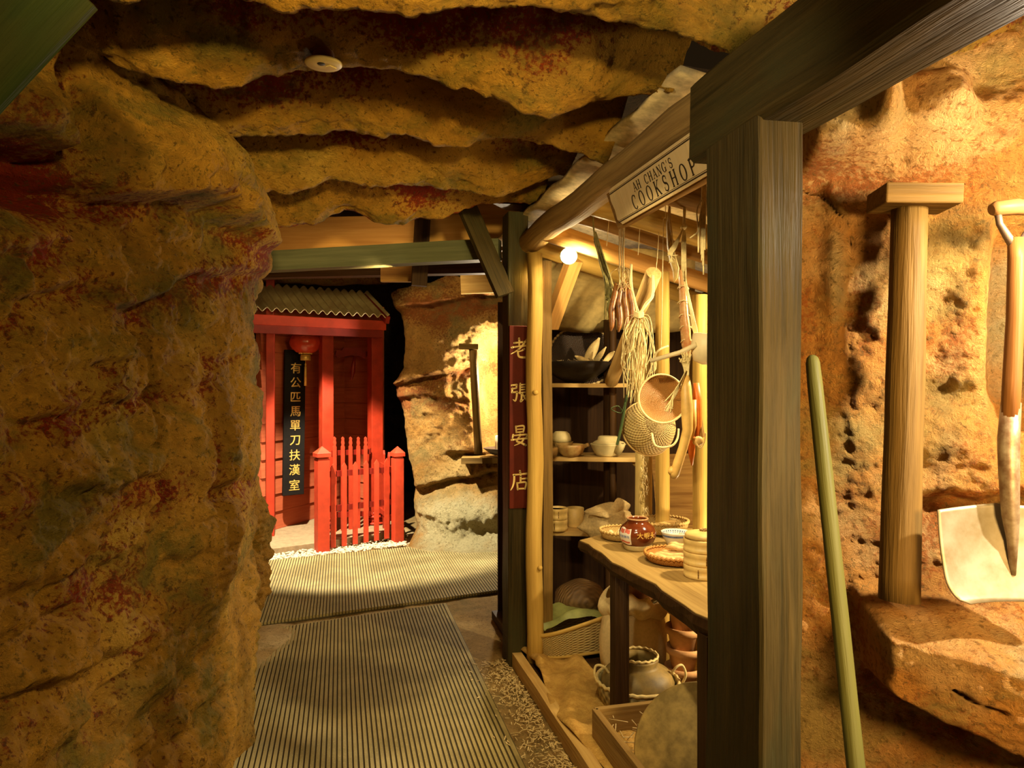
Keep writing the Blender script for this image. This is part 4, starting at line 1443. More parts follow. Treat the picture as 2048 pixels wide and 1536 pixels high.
def ribbon(mb, pts, wd, org, sx, sy, ex, ey, out):
    n = len(pts)
    wd = list(wd) if hasattr(wd, '__len__') else [wd] * n
    vs, fs = [], []
    for i, (x, y) in enumerate(pts):
        a = pts[max(i - 1, 0)]; b = pts[min(i + 1, n - 1)]
        dx, dy = b[0] - a[0], b[1] - a[1]
        l = math.hypot(dx, dy) or 1
        nx_, ny_ = -dy / l, dx / l
        for sgn in (1, -1):
            vs.append(Vector(org) + ex * ((x + sgn * nx_ * wd[i] / 2) * sx) + ey * ((y + sgn * ny_ * wd[i] / 2) * sy) + out)
    for i in range(n - 1):
        fs.append((2 * i, 2 * i + 1, 2 * i + 3, 2 * i + 2))
    mb.add(vs, fs)


def arc(cx, cy, rx, ry, a0, a1, n=22):
    return [(cx + rx * math.cos(math.radians(a0 + (a1 - a0) * i / n)), cy + ry * math.sin(math.radians(a0 + (a1 - a0) * i / n))) for i in range(n + 1)]


def thick_arc(pts, cx, lo, hi, rx):
    return [lo + (hi - lo) * min(1, abs(x - cx) / rx) ** 1.5 for x, y in pts]


def serif(x, y, w_=.30):
    return ([(x - w_ / 2, y), (x + w_ / 2, y)], .055)


TK, TN = .17, .065
def letter(ch):
    S_ = []
    if ch == 'A':
        S_ = [([(.10, 0), (.44, 1)], TN), ([(.42, 1), (.80, 0)], TK), ([(.22, .34), (.68, .34)], TN), serif(.10, .02), serif(.80, .02)]; wd = .9
    elif ch == 'H':
        S_ = [([(.18, 0), (.18, 1)], TK), ([(.76, 0), (.76, 1)], TK), ([(.18, .52), (.76, .52)], TN)] + [serif(x, y) for x in (.18, .76) for y in (.025, .975)]; wd = .94
    elif ch in 'CG':
        p = arc(.46, .5, .36, .49, 42, 318); S_ = [(p, thick_arc(p, .46, TN, TK, .36)), ([(.73, .98), (.73, .68)], TN)]; wd = .86
        if ch == 'G':
            S_ += [([(.74, .03), (.74, .40)], TK), serif(.72, .42)]; wd = .94
    elif ch == 'O':
        p = arc(.48, .5, .38, .49, 0, 360, 36); S_ = [(p, thick_arc(p, .48, TN, TK, .38))]; wd = .96
    elif ch == 'K':
        S_ = [([(.18, 0), (.18, 1)], TK), ([(.20, .40), (.74, .98)], TN), ([(.36, .58), (.80, .02)], TK)] + [serif(.18, .025), serif(.18, .975), serif(.74, .975, .26), serif(.82, .025, .26)]; wd = .96
    elif ch == 'S':
        p = arc(.38, .74, .25, .24, 40, 180, 10) + arc(.40, .74, .27, .24, 195, 250, 4) + arc(.36, .26, .28, .25, 62, -10, 6) + arc(.36, .26, .28, .25, -20, -150, 9)
        S_ = [(p, [TN + .08 * math.sin(math.pi * i / (len(p) - 1)) for i in range(len(p))]), ([(.60, .96), (.60, .72)], TN), ([(.10, .04), (.10, .30)], TN)]; wd = .74
    elif ch == 'P':
        p = [(.18, .97)] + arc(.44, .73, .26, .24, 90, -90, 14) + [(.18, .49)]
        S_ = [([(.18, 0), (.18, 1)], TK), (p, thick_arc(p, .44, TN, TK, .26)), serif(.18, .025), serif(.12, .975, .2)]; wd = .76
    elif ch == 'N':
        S_ = [([(.16, 0), (.16, 1)], TN), ([(.14, 1), (.78, 0)], TK), ([(.78, 0), (.78, 1)], TN), serif(.16, .025), serif(.78, .975), serif(.10, .975, .16)]; wd = .94
    elif ch == "'":
        S_ = [([(.12, 1), (.08, .72)], [.12, .04])]; wd = .24
    else:
        wd = .45
    return S_, wd


def write(text, h, wscale, centre, ex, ey, out, gap):
    tot = sum(letter(c)[1] * h * wscale + gap for c in text) - gap
    x = -tot / 2
    res = []
    for c in text:
        S_, wd = letter(c)
        mb = MB()
        res.append(mb)
        org = Vector(centre) + ex * x - ey * (h / 2)
        for pts, wv in S_:
            ribbon(mb, pts, wv, org, h * wscale, h, ex, ey, out)
        x += wd * h * wscale + gap
    return res


Z0 = Vector((0, 0, 0))
for txt, h_, ws_, along, down_, gap_ in (('AH', .029, .95, .215, .040, .005), ("CHANG'S", .029, .95, .370, .040, .006), ('COOKSHOP', .047, .86, .362, .084, .020)):
    for mb in write(txt, h_, ws_, S0 + eyd * along - ezd * down_ + out * .0012, eyd, ezd, Z0, gap_):
        part('letter', mb, INK, s_root, 'black serif letter')
m = MB()
for z, t_ in ((.009, .0012), (.0135, .0034), (.1115, .0012), (.1165, .0036)):
    ribbon(m, [(0, 0), (.742, 0)], t_, S0 - ezd * z + out * .0012, 1, 1, eyd, ezd, Vector((0, 0, 0)))
part('border_lines', m, INK, s_root, 'black border lines')
c0 = S0 - ezd * .068 - out * .036
m = MB(); m.beam(c0 - eyd * .05, c0 + eyd * .73, .05, .135, up=ezd, seg=6, wob=.003); part('backing_timber', m, BROWN, s_root, None, .003)

# the tall red sign on the corner post
ry = 3.72 - .0725 - .013
zt, zb = EYE + 116 / F * 3.75, EYE - 248 / F * 3.75
rs = root('hanging_sign', Vector((.925, ry, zb)), 'tall dark red board with four gold characters on the corner post', 'sign')
m = MB(); m.beam((.926, ry, zb), (.926, ry, zt), .112, .022, up=(0, 1, 0)); part('board', m, plain('oxblood_lacquer', (.085, .010, .003), .6, noise_amt=.3, scale=9, spec=.1), rs, None, .002)


BRUSH = {
 # brush strokes as (x, y, width) on a 10 x 10 square
 '老': [[(2.2, 7.6, .8), (4.4, 7.9, .7), (6.9, 8.2, .9)], [(4.6, 9.8, .9), (4.7, 8, .8), (4.6, 5.9, .7)], [(.9, 5.4, .8), (4.5, 6.0, .7), (9.2, 6.5, 1.0)], [(8.3, 9.2, .9), (6.6, 6.8, .8), (4.0, 4.2, .7), (.5, 2.2, .3)], [(7.2, 4.7, .9), (5.8, 3.9, .6), (4.2, 3.4, .5)], [(4.2, 4.4, .9), (4.0, 2.6, .9), (4.6, 1.0, .9), (6.4, .6, .9), (8.3, .8, .9), (8.7, 2.4, .4)]],
 '張': [[(.9, 8.8, .8), (3.4, 9.1, .8)], [(3.4, 9.1, .8), (3.2, 7.4, .7)], [(1.0, 7.1, .7), (3.2, 7.4, .6)], [(1.3, 7.2, .8), (1.0, 5.3, .7)], [(1.0, 5.3, .7), (3.5, 5.6, .8)], [(3.5, 5.6, .9), (3.3, 3.0, .8), (2.6, 1.2, .8), (1.5, 1.9, .3)], [(5.2, 9.6, .8), (5.1, 7.0, .7), (5.0, 4.8, .7)], [(5.2, 9.0, .6), (8.2, 9.3, .7)], [(5.2, 7.8, .5), (7.9, 8.0, .6)], [(5.2, 6.6, .5), (7.9, 6.8, .6)], [(4.0, 5.0, .7), (6.5, 5.3, .6), (9.6, 5.6, .9)], [(5.8, 5.0, .8), (5.8, 2.4, .8), (5.4, .9, .9), (7.0, 2.0, .3)], [(8.6, 4.6, .8), (7.2, 3.3, .5)], [(6.3, 4.6, .6), (7.6, 2.4, .8), (9.7, .6, 1.2)]],
 '晏': [[(3.0, 9.6, .8), (3.2, 6.6, .7)], [(3.0, 9.5, .6), (7.0, 9.7, .8), (6.7, 6.8, .7)], [(3.2, 8.1, .5), (6.7, 8.3, .5)], [(3.2, 6.7, .6), (6.7, 6.9, .6)], [(5.0, 6.4, .9), (5.2, 5.4, .7)], [(1.6, 5.4, .9), (1.2, 3.9, .6)], [(1.6, 5.1, .6), (8.6, 5.5, .8), (8.0, 4.2, .4)], [(4.9, 4.6, .8), (3.4, 2.4, .8), (5.4, 1.6, .8), (7.9, .3, 1.0)], [(7.0, 3.4, .8), (5.6, 1.7, .7), (2.2, .2, .3)], [(.8, 3.0, .8), (5.0, 3.4, .6), (9.3, 3.7, .9)]],
 '店': [[(5.0, 9.8, .9), (5.3, 8.6, .8)], [(1.8, 8.0, .8), (5.0, 8.2, .6), (9.0, 8.5, .9)], [(2.2, 8.0, .9), (2.1, 5.0, .9), (1.4, 2.4, .7), (.3, .5, .3)], [(5.4, 7.4, .9), (5.3, 4.2, .8)], [(5.4, 5.9, .6), (8.4, 6.1, .8)], [(3.6, 4.0, .8), (3.9, .8, .8)], [(3.6, 3.9, .6), (8.0, 4.2, .8), (7.6, 1.0, .8)], [(3.9, 1.1, .7), (7.6, 1.2, .7)]],
}


def brush(mb, ch, size, c, ex, ey, th=.0015):
    n_ = ex.cross(ey)
    for si, stroke in enumerate(BRUSH[ch]):
        pts, wd = [], []
        # smooth the stroke through its points
        q = stroke
        for i in range(len(q) - 1):
            p0, p1, p2, p3 = q[max(i - 1, 0)], q[i], q[i + 1], q[min(i + 2, len(q) - 1)]
            for k in range(6 if i < len(q) - 2 else 7):
                t = k / 6
                f = lambda a, b, c_, d: .5 * (2 * b + (c_ - a) * t + (2 * a - 5 * b + 4 * c_ - d) * t * t + (3 * b - a - 3 * c_ + d) * t ** 3)
                pts.append((f(p0[0], p1[0], p2[0], p3[0]) / 10 - .5, f(p0[1], p1[1], p2[1], p3[1]) / 10 - .5))
                wd.append((p1[2] + (p2[2] - p1[2]) * t) / 10 * 1.12)
        # rounded ends
        for end in (0, -1):
            r = wd[end] / 2
            x, y = pts[end]
            a_ = [(x + r * math.cos(k * math.pi / 5), y + r * math.sin(k * math.pi / 5)) for k in range(10)]
            vs = [Vector(c) + ex * (u * size) + ey * (v * size) + n_ * (th + si * .00012) for u, v in a_]
            mb.add(vs, [tuple(range(10))])
        ribbon(mb, pts, wd, c, size, size, ex, ey, n_ * (th + si * .00012))


DULLGOLD = plain('dull_gold_paint', (.66, .48, .15), .5, noise_amt=.15, bump=0)
ex_ = Vector((1, 0, 0)); ez_ = Vector((0, 0, 1))
for ch, (v, px) in zip('老張晏店', ((697, 1033), (786, 1032), (871, 1031), (961, 1030))):
    z = EYE + (768 - v) / F * 3.75
    m = MB(); brush(m, ch, .108, Vector((.926, ry - .011, z)), ex_, ez_)
    part('gold_character', m, DULLGOLD, rs, 'dull gold brush character')

# ------------------------------------------------------------------ the table
TZ = .75
tab = root('work_table', Vector((1.43, 2.62, .047)), 'rough thick plank table with dark legs along the front of the cook shop', 'table')
m = MB()
fe = []
for k in range(15):
    t = k / 14
    y = 3.215 - (3.215 - 2.02) * t
    fe.append((1.117 + .03 * t + .010 * math.sin(k * .9) + .006 * math.sin(k * 2.3), y))
poly = fe + [(1.19, 1.985), (1.30, 1.965), (1.42, 1.975), (1.72, 1.98), (1.75, 3.42), (1.35, 3.36)]
n = len(poly)
vs = [(x, y, TZ) for x, y in poly] + [(x + (.012 if i < 15 else 0), y, TZ - (.052 + .02 * i / 14 if i < 15 else .06)) for i, (x, y) in enumerate(poly)]
gs = [(x, .0, y) for x, y in poly] + [(x, .06, y) for x, y in poly]
m.add(vs, [tuple(range(n)), tuple(range(n, 2 * n))[::-1]] + [((i + 1) % n, i, i + n, (i + 1) % n + n) for i in range(n)], False, gs)
o = part('table_top', m, wood('table_plank', (.44, .29, .10), (.21, .12, .035), .5, 45, .5, coarse=16), tab, None, .003)
m = MB()
bk = [(x - .004, y) for x, y in fe]
m.add([(x, y, TZ - .006) for x, y in bk] + [(x - .004 + .006 * math.sin(i * 1.7), y, TZ - .035) for i, (x, y) in enumerate(bk)] + [(x + .010, y, TZ - .053 - .02 * i / 14) for i, (x, y) in enumerate(bk)] + [(x + .02, y, TZ - .006) for x, y in fe], [(k + 1 + 15 * j, k + 15 * j, k + 15 * ((j + 1) % 4), k + 1 + 15 * ((j + 1) % 4)) for j in range(4) for k in range(14)] + [(0, 15, 30, 45), (14, 59, 44, 29)])
part('shade_edge', m, DARKWOOD, tab, 'dark strip shading the front edge')  # dark strip added so the table's front side stays shaded
for (x, y) in ((1.165, 2.83), (1.165, 2.065), (1.66, 3.12), (1.66, 2.10)):
    m = MB(); m.beam((x, y, .047), (x, y, TZ - .058), .062, .062, up=(0, 1, 0), seg=5, wob=.002, seed=int(y * 9)); part('leg', m, DARKWOOD, tab)
for (a, b) in (((1.165, 2.83), (1.66, 3.12)), ((1.165, 2.065), (1.66, 2.10))):
    m = MB(); m.beam((a[0], a[1], TZ - .085), (b[0], b[1], TZ - .085), .03, .05); part('rail', m, DARKWOOD, tab)

WICK = weave('golden_wicker', (.74, .50, .17), (.36, .19, .045), 90, 70, .9)
WICK2 = weave('orange_wicker', (.60, .27, .05), (.32, .12, .018), 110, 90, .8)
BASK = weave('old_basket', (.54, .40, .15), (.22, .13, .04), 60, 60, 1.0)
CLAY = plain('pale_clay', (.62, .50, .24), .55, noise_amt=.2, scale=18)
BROWNCLAY = plain('brown_clay', (.42, .24, .07), .4, noise_amt=.5, scale=14)
BAMBOO = plain('steamer_bamboo', (.72, .49, .17), .45, noise_amt=.18, scale=30)
SACK = plain('hessian', (.60, .43, .19), .85, noise_amt=.25, scale=90, bump=.5)


def tray(c, R, h, mat, label, tilt=None):
    r = root('wicker_tray', c, label, 'tray', 'wicker trays on the table')
    mb = MB()
    rad = lambda a, i: 1 + .010 * math.sin(a * 44)
    mb.lathe([(0, .004), (R * .75, .002), (R * .88, .006), (R * .95, h * .55), (R, h), (R * .965, h), (R * .91, h * .55), (R * .84, .014), (0, .012)], c, 88, tilt, rad=rad)
    part('dish', mb, mat, r)
    mb = MB()
    nb = int(R * 330)
    for k in range(nb):
        a = 2 * math.pi * k / nb
        p = Vector((R * .985 * math.cos(a), R * .985 * math.sin(a), h))
        q = Vector((R * .985 * math.cos(a + 7.5 / nb), R * .985 * math.sin(a + 7.5 / nb), h))
        if tilt is not None:
            p, q = tilt @ p, tilt @ q
        d = Vector((0, 0, .006))
        mb.tube([Vector(c) + p - d, Vector(c) + (p + q) / 2 + d * .4, Vector(c) + q - d], [.005, .0068, .005], 6)
    part('plaited_rim', mb, mat, r)
    return r


c1 = P(1243, 768, 3.42); c1.z = TZ
tray(c1, .106, .042, WICK, 'small round wicker tray of garlic at the far end of the table')
c3 = P(1326, 768, 3.56); c3.z = TZ + .002
tray(c3, .128, .060, WICK, 'round wicker tray behind the brown jar and the blue rimmed bowl')
c2 = P(1350, 768, 2.98); c2.z = TZ
tray(c2, .128, .036, WICK2, 'round wicker tray of dried roots beside the bamboo steamer')
GAR = plain('garlic_skin', (.80, .62, .34), .5, noise_amt=.15)
for k, (dx, dy) in enumerate([(-.02, -.02), (.03, -.035), (.0, .02), (-.05, .015), (.045, .02), (-.03, -.06)]):
    m = MB(); cc = c1 + Vector((dx, dy, .026))
    m.lathe([(0, -.013), (.010, -.012), (.016, -.004), (.014, .006), (.006, .014), (.003, .026), (0, .027)], cc, 12, Matrix.Rotation(k * 1.1, 4, 'X') @ Matrix.Rotation(.5 * k, 4, 'Y'), rad=lambda a, i: 1 + .08 * math.cos(a * 5))
    single('garlic_bulb', m, GAR, 'pale garlic bulb lying in the small far tray', 'garlic', 'garlic bulbs in the far tray')
ROOTC = plain('dried_root', (.76, .50, .20), .6, noise_amt=.35, scale=40, bump=.4)
for k, (x0, y0, x1, y1, zl) in enumerate([(-.10, .02, .02, -.09, .022), (-.06, .06, .07, -.06, .022), (-.02, .085, .10, -.02, .024), (.03, .09, .105, .03, .022), (-.07, -.03, -.01, -.095, .02), (-.02, .05, .06, -.04, .052), (.005, .075, .09, -.01, .054), (-.10, .05, -.05, .0, .02)]):
    a = c2 + Vector((x0, y0, zl)); b = c2 + Vector((x1, y1, zl + .004))
    m = MB(); m.tube([a + (b - a) * (i / 8) + Vector((0, 0, .004 * math.sin(i * 1.3 + k))) for i in range(9)], [.004, .010, .013, .012, .0125, .011, .010, .008, .003], 9, wob=.25, seed=k)
    single('dried_root', m, ROOTC, 'twisted golden dried root heaped in the tray beside the steamer', 'root', 'dried roots in the tray')
m = MB(); m.box(c3 + Vector((-.02, -.03, .034)), (.075, .05, .036), Matrix.Rotation(.25, 4, 'Z')); single('bean_curd_block', m, plain('bean_curd', (.66, .43, .14), .6), 'golden brown block lying in the tray behind the brown jar', 'block', bev=.004)
m = MB(); m.box(c3 + Vector((.045, .03, .034)), (.07, .045, .034), Matrix.Rotation(-.5, 4, 'Z')); single('bean_curd_block', m, plain('bean_curd_dark', (.45, .27, .08), .6), 'darker brown block at the back of the tray behind the jar', 'block', bev=.004)

# brown jar
jc = P(1275, 768, 3.20); jc.z = TZ
jr = root('glazed_jar', jc, 'round brown glazed jar with a paper label and gold writing on the table', 'jar')
prof = [(0, 0), (.055, 0), (.060, .006), (.064, .022), (.074, .040), (.083, .062), (.0835, .080), (.074, .103), (.055, .119), (.0475, .126), (.046, .132), (.050, .138), (.048, .142), (.041, .140), (.040, .126), (.05, .11), (.0, .05)]
JAR = plain('brown_glaze', (.17, .036, .008), .12, noise_amt=.4, scale=16, col2=(.10, .018, .005), bump=0, spec=.7)
m = MB(); m.lathe(prof[3:13] + [(.041, .140), (.040, .126), (.05, .11), (.07, .08), (.0, .05)], jc, 44); part('glazed_body', m, JAR, jr)
m = MB(); m.lathe([(0, 0), (.055, 0), (.0605, .006), (.0645, .022), (.066, .0255)], jc, 44); part('bare_foot', m, CLAY, jr, 'unglazed pale foot')
m = MB(); m.lathe([(.0465, .1335), (.0505, .139), (.048, .1435), (.0415, .142), (.041, .136)], jc, 44, closed=True); part('lip', m, plain('lip_glaze', (.55, .30, .14), .2), jr, 'paler lip')


def onjar(ang, z, out=.0012):
    zs = [p[1] for p in prof[3:10]]; rs_ = [p[0] for p in prof[3:10]]
    r = float(np.interp(z, zs, rs_)) + out
    return jc + Vector((r * math.cos(ang), r * math.sin(ang), z))


fa = math.atan2(-jc.y, -jc.x)          # angle that faces the eye
la = fa - .78
def patch(a0, a1, z0, z1, outp, nu=12, nv=10, ripple=0):
    mb = MB(); mb.grid(lambda u, v: onjar(a0 + (a1 - a0) * u, z0 + (z1 - z0) * v + ripple * math.sin(u * 6.28), outp), nu, nv); return mb
o = part('paper_label', patch(la - .42, la + .42, .034, .104, .0012, ripple=.003), plain('label_paper', (.82, .76, .66), .6, noise_amt=.08), jr, 'white paper label')
m = patch(la - .36, la - .02, .084, .101, .0018, ripple=.002)
LRED = plain('label_red', (.72, .16, .10), .6, bump=0)
part('label_print', m, LRED, jr, 'red label print')
for a0_, a1_, z0_, z1_ in ((.03, .36, .084, .101), (-.34, .34, .040, .048)):
    part('label_print', patch(la + a0_, la + a1_, z0_, z1_, .0018, ripple=.002), LRED, jr, 'red label print')
m = MB()
for k, ch in enumerate('天府美味'):
    a_ = la - .27 + k * .18
    c = onjar(a_, .068, .0022); n_ = Vector((math.cos(a_), math.sin(a_), 0)); ex2 = Vector((-math.sin(a_), math.cos(a_), 0))
    vs, fs = glyphs(ch, .014, c, ex2, (0, 0, 1), .0004); m.add(vs, fs)
part('label_writing', m, plain('label_blue', (.16, .22, .42), .6, bump=0), jr, 'blue label writing')
m = MB()
for k, ch in enumerate('大蝦头'):
    a_ = fa + .14 + k * .36
    c = onjar(a_, .078, .0022); n_ = Vector((math.cos(a_), math.sin(a_), 0)); ex2 = Vector((-math.sin(a_), math.cos(a_), 0))
    vs, fs = glyphs(ch, .030, c, ex2, (0, 0, 1), .0006, .0004); m.add(vs, fs)
part('gold_writing', m, GOLD, jr, 'gold writing')

# porcelain bowl
bcn = P(1351, 768, 3.25); bcn.z = TZ
br_ = root('porcelain_bowl', bcn, 'white porcelain bowl with a blue rim pattern on the table', 'bowl')
PORC = plain('porcelain', (.78, .74, .62), .15, noise_amt=.05, bump=0, spec=.6)
m = MB(); m.lathe([(0, .004), (.028, .004), (.029, 0), (.032, 0), (.033, .008), (.046, .024), (.057, .045), (.0645, .064), (.0665, .070), (.0645, .071), (.055, .046), (.044, .027), (.028, .012), (0, .010)], bcn, 40); part('bowl_body', m, PORC, br_)
BLUE = plain('cobalt_band', (.18, .24, .48), .2, noise_amt=.5, scale=120, bump=0)
m = MB(); m.lathe([(.0600, .050), (.0632, .0590)], bcn, 40, closed=False); m.f = m.f[:-2]; m.s = m.s[:-2]; part('outer_band', m, BLUE, br_, 'blue outer band')
m = MB()
for k in range(34):
    a = 2 * math.pi * k / 34
    for (r_, z_, s_) in ((.0605, .0615, .0038), (.0575, .0545, .0026)):
        q = bcn + Vector((r_ * math.cos(a), r_ * math.sin(a), z_))
        m.blob(q, s_, s_, .0016, 6, 4, M=Matrix.Rotation(a, 4, 'Z') @ Matrix.Rotation(-1.15, 4, 'Y'))
part('blue_pattern', m, BLUE, br_, 'blue dotted pattern')

# steamer on the table
sc2 = P(1407, 768, 2.75); sc2.z = TZ


def steamer(c, R, tiers, th, label, lid=True, mat=BAMBOO):
    r = root('bamboo_steamer', c, label, 'steamer', 'bamboo steamers in the cook shop')
    for k in range(tiers):
        z = k * th
        mb = MB(); mb.lathe([(R * .94, z + .001), (R * .965, z), (R, z + .004), (R * 1.0, z + th * .30), (R * .975, z + th * .33), (R * .985, z + th * .62), (R, z + th * .66), (R * 1.0, z + th - .003), (R * .97, z + th), (R * .92, z + th - .002), (R * .92, z + .001)], c, 40, closed=True); part('tier', mb, mat, r)
        mb = MB(); a = math.atan2(-c.y, -c.x) - .25 + k * .4
        for j in range(3):
            q = c + Vector((R * 1.005 * math.cos(a), R * 1.005 * math.sin(a), z + th * (.3 + .2 * j))); mb.tube([q + Vector((0, 0, -.006)), q + Vector((0, 0, .006))], .0022, 6)
        part('binding', mb, BROWN, r)
    z = tiers * th
    if lid:
        mb = MB(); mb.lathe([(R * .92, z), (R * .93, z + .012), (R * .86, z + .020), (R * .5, z + .026), (0, z + .028)], c, 40); part('lid', mb, mat, r)
        mb = MB()
        for j in range(10):
            a = j * .628
            mb.tube([c + Vector((.011 * math.cos(a), .011 * math.sin(a), z + .029)), c + Vector((.015 * math.cos(a + .5), .015 * math.sin(a + .5), z + .034)), c + Vector((.010 * math.cos(a + 1), .010 * math.sin(a + 1), z + .030))], .003, 6)
        part('lid_loop', mb, BROWNCLAY, r)
    else:
        mb = MB(); mb.lathe([(0, z - .012), (R * .9, z - .012)], c, 30); part('inner_slats', mb, BROWN, r)
    return r


steamer(sc2, .077, 3, .050, 'tall bamboo steamer of three tiers at the near end of the table')
fcn = P(1392, 768, 3.32); fcn.z = TZ
m = MB(); m.blob(fcn + Vector((-.01, 0, .034)), .085, .05, .034, 20, 12, .3, 3); m.blob(fcn + Vector((.075, .0, .045)), .04, .04, .042, 14, 10, .4, 5)
single('food_bundle', m, plain('yellow_wrap', (.76, .52, .17), .6, noise_amt=.25), 'lumpy yellow bundle behind the bowl with the blue rim', 'bundle')

# ------------------------------------------------------------------ on the shelves
def shelf_pt(px, d, z):
    p = P(px, 768, d); p.z = z
    return p


wk = shelf_pt(1152, 4.27, 1.504)
m = MB(); m.lathe([(0, 0), (.05, .002), (.12, .035), (.185, .085), (.222, .126), (.218, .130), (.18, .090), (.115, .042), (0, .008)], wk, 48); single('iron_wok', m, plain('black_iron', (.035, .025, .018), .5, .5), 'wide black ironware wok on the upper shelf', 'wok')
LEAF = plain('dry_husk', (.78, .58, .25), .6, noise_amt=.3, scale=40)


def leaf(base, tip, wd, bend, seed, label, name='husk_leaf', mat=None, group='dry leaves in the wok'):
    base, tip = Vector(base), Vector(tip)
    d = tip - base
    s = d.cross(Vector((SN, CS, 0))).normalized()
    f_ = s.cross(d).normalized()
    mb = MB()
    def fn(u, v):
        w_ = wd * math.sin(math.pi * min(.97, .16 + .84 * u)) ** .8
        x = (v * 2 - 1)
        return base + d * u + s * (x * w_) + f_ * (bend * math.sin(u * 2.6) + abs(x) * w_ * .5)
    mb.grid(fn, 12, 6)
    o_ = single(name, mb, mat or LEAF, label, 'leaf', group)
    q = o_.modifiers.new('sheet', 'SOLIDIFY'); q.thickness = .0015
    return o_


leaf(P(1172, 728, 4.2), P(1199, 676, 4.16), .030, .02, 1, 'tall pale husk leaf standing up in the black wok')
leaf(P(1188, 727, 4.18), P(1213, 692, 4.10), .016, -.02, 2, 'narrow pale husk leaf right of the tall one in the wok')
leaf(P(1180, 727, 4.15), P(1150, 712, 4.12), .018, .01, 3, 'short pale husk leaf lying left in the wok')
leaf(P(1206, 728, 4.14), P(1228, 704, 4.08), .016, .02, 4, 'curled pale husk leaf over the right rim of the wok')
m = MB()
for k in range(40):
    p = P(random.uniform(1104, 1222), random.uniform(722, 729), 4.2)
    m.tube([p, p + Vector((random.uniform(-.03, .03), 0, random.uniform(.0, .022))), p + Vector((random.uniform(-.06, .06), 0, -.004))], .0016, 4)
single('straw', m, STRAW, 'loose straw lying across the rim of the wok', 'straw', kind='stuff')
# winnowing basket behind the wok
wb = P(1166, 711, 4.37)
rr = root('winnowing_basket', wb - Vector((0, 0, .19)), 'big dark round winnowing basket leaning at the back of the upper shelf', 'basket')
tiltm = Matrix.Rotation(-.235, 4, 'Z') @ Matrix.Rotation(math.radians(62), 4, 'X')
m = MB(); m.lathe([(0, -.045), (.09, -.04), (.16, -.022), (.205, .0), (.21, .006), (.20, .004), (.15, -.016), (.08, -.034), (0, -.038)], wb, 60, tiltm); part('dish', m, weave('dark_weave', (.05, .024, .009), (.015, .007, .003), 80, 50, .8), rr)
m = MB()
for k in range(46):
    a = 2 * math.pi * k / 46
    p, q = (tiltm @ Vector((.208 * math.cos(x), .208 * math.sin(x), .004)) for x in (a, a + .125))
    m.tube([wb + p, wb + (p + q) / 2, wb + q], [.005, .009, .005], 6)
part('stitched_rim', m, SACK, rr, 'pale stitched rim')

# middle shelf
p = shelf_pt(1122, 4.22, 1.076)
rr = root('small_basket', p, 'small wicker basket with an upturned clay bowl at the left of the middle shelf', 'basket')
m = MB(); m.lathe([(0, .0), (.05, .0), (.062, .03), (.07, .075), (.074, .079), (.066, .077), (.055, .03), (0, .01)], p, 40); part('basket_body', m, WICK, rr)
m = MB(); m.lathe([(.062, .080), (.060, .10), (.052, .125), (.035, .140), (0, .142)], p, 32); part('bowl', m, CLAY, rr, 'upturned clay bowl')
p = shelf_pt(1142, 4.13, 1.076)
rr = root('clay_pan', p, 'shallow brown clay pan with a notched lip on the middle shelf', 'pan')
m = MB(); m.lathe([(0, 0), (.045, 0), (.068, .02), (.080, .05), (.084, .068), (.080, .071), (.073, .05), (.05, .02), (0, .014)], p, 40); part('pan_body', m, plain('scorched_clay', (.62, .42, .15), .4, noise_amt=.6, scale=14, col2=(.30, .14, .04)), rr)
m = MB(); m.beam(p + Vector((.062, -.035, .058)), p + Vector((.088, -.055, .072)), .03, .022); part('lip_spout', m, BROWNCLAY, rr, None, .005)
p = shelf_pt(1094, 4.08, 1.076)
m = MB(); m.lathe([(0, 0), (.05, 0), (.066, .03), (.066, .055), (.06, .058), (.04, .02), (0, .012)], p, 32); single('clay_bowl', m, BROWNCLAY, 'brown clay bowl at the left end of the middle shelf behind the pole', 'bowl')
p = shelf_pt(1216, 4.16, 1.076)
rr = root('clay_teapot', p, 'pale clay pot with a stub spout and a flat lid on the middle shelf', 'pot')
m = MB(); m.lathe([(0, 0), (.066, 0), (.070, .004), (.090, .035), (.104, .066), (.107, .070), (.102, .073), (.080, .074)], p, 48); part('pot_body', m, CLAY, rr)
m = MB(); m.lathe([(.098, .072), (.080, .085), (.062, .094), (.058, .112), (.050, .117), (0, .118)], p, 40); part('lid', m, CLAY, rr)
sp = p + Vector((.0, -.085, .03)) + Vector((.025, 0, 0))
m = MB(); m.tube([sp, sp + Vector((.006, -.035, .03)), sp + Vector((.008, -.055, .055))], [.024, .020, .017], 16); m.lathe([(0, .0005), (.010, .0005)], sp + Vector((.008, -.056, .0555)), 12); part('spout', m, CLAY, rr, 'short pale spout')
# lower shelf
p = shelf_pt(1114, 4.14, .642)
steamer(p, .063, 2, .066, 'open bamboo steamer of two tiers on the lower shelf', False)
p = shelf_pt(1150, 4.26, .642)
m = MB(); m.lathe([(0, 0), (.05, 0), (.052, .004), (.054, .11), (.050, .112), (.048, .01), (0, .008)], p, 32); single('bamboo_canister', m, BAMBOO, 'plain bamboo canister between the steamer and the sack on the lower shelf', 'canister')


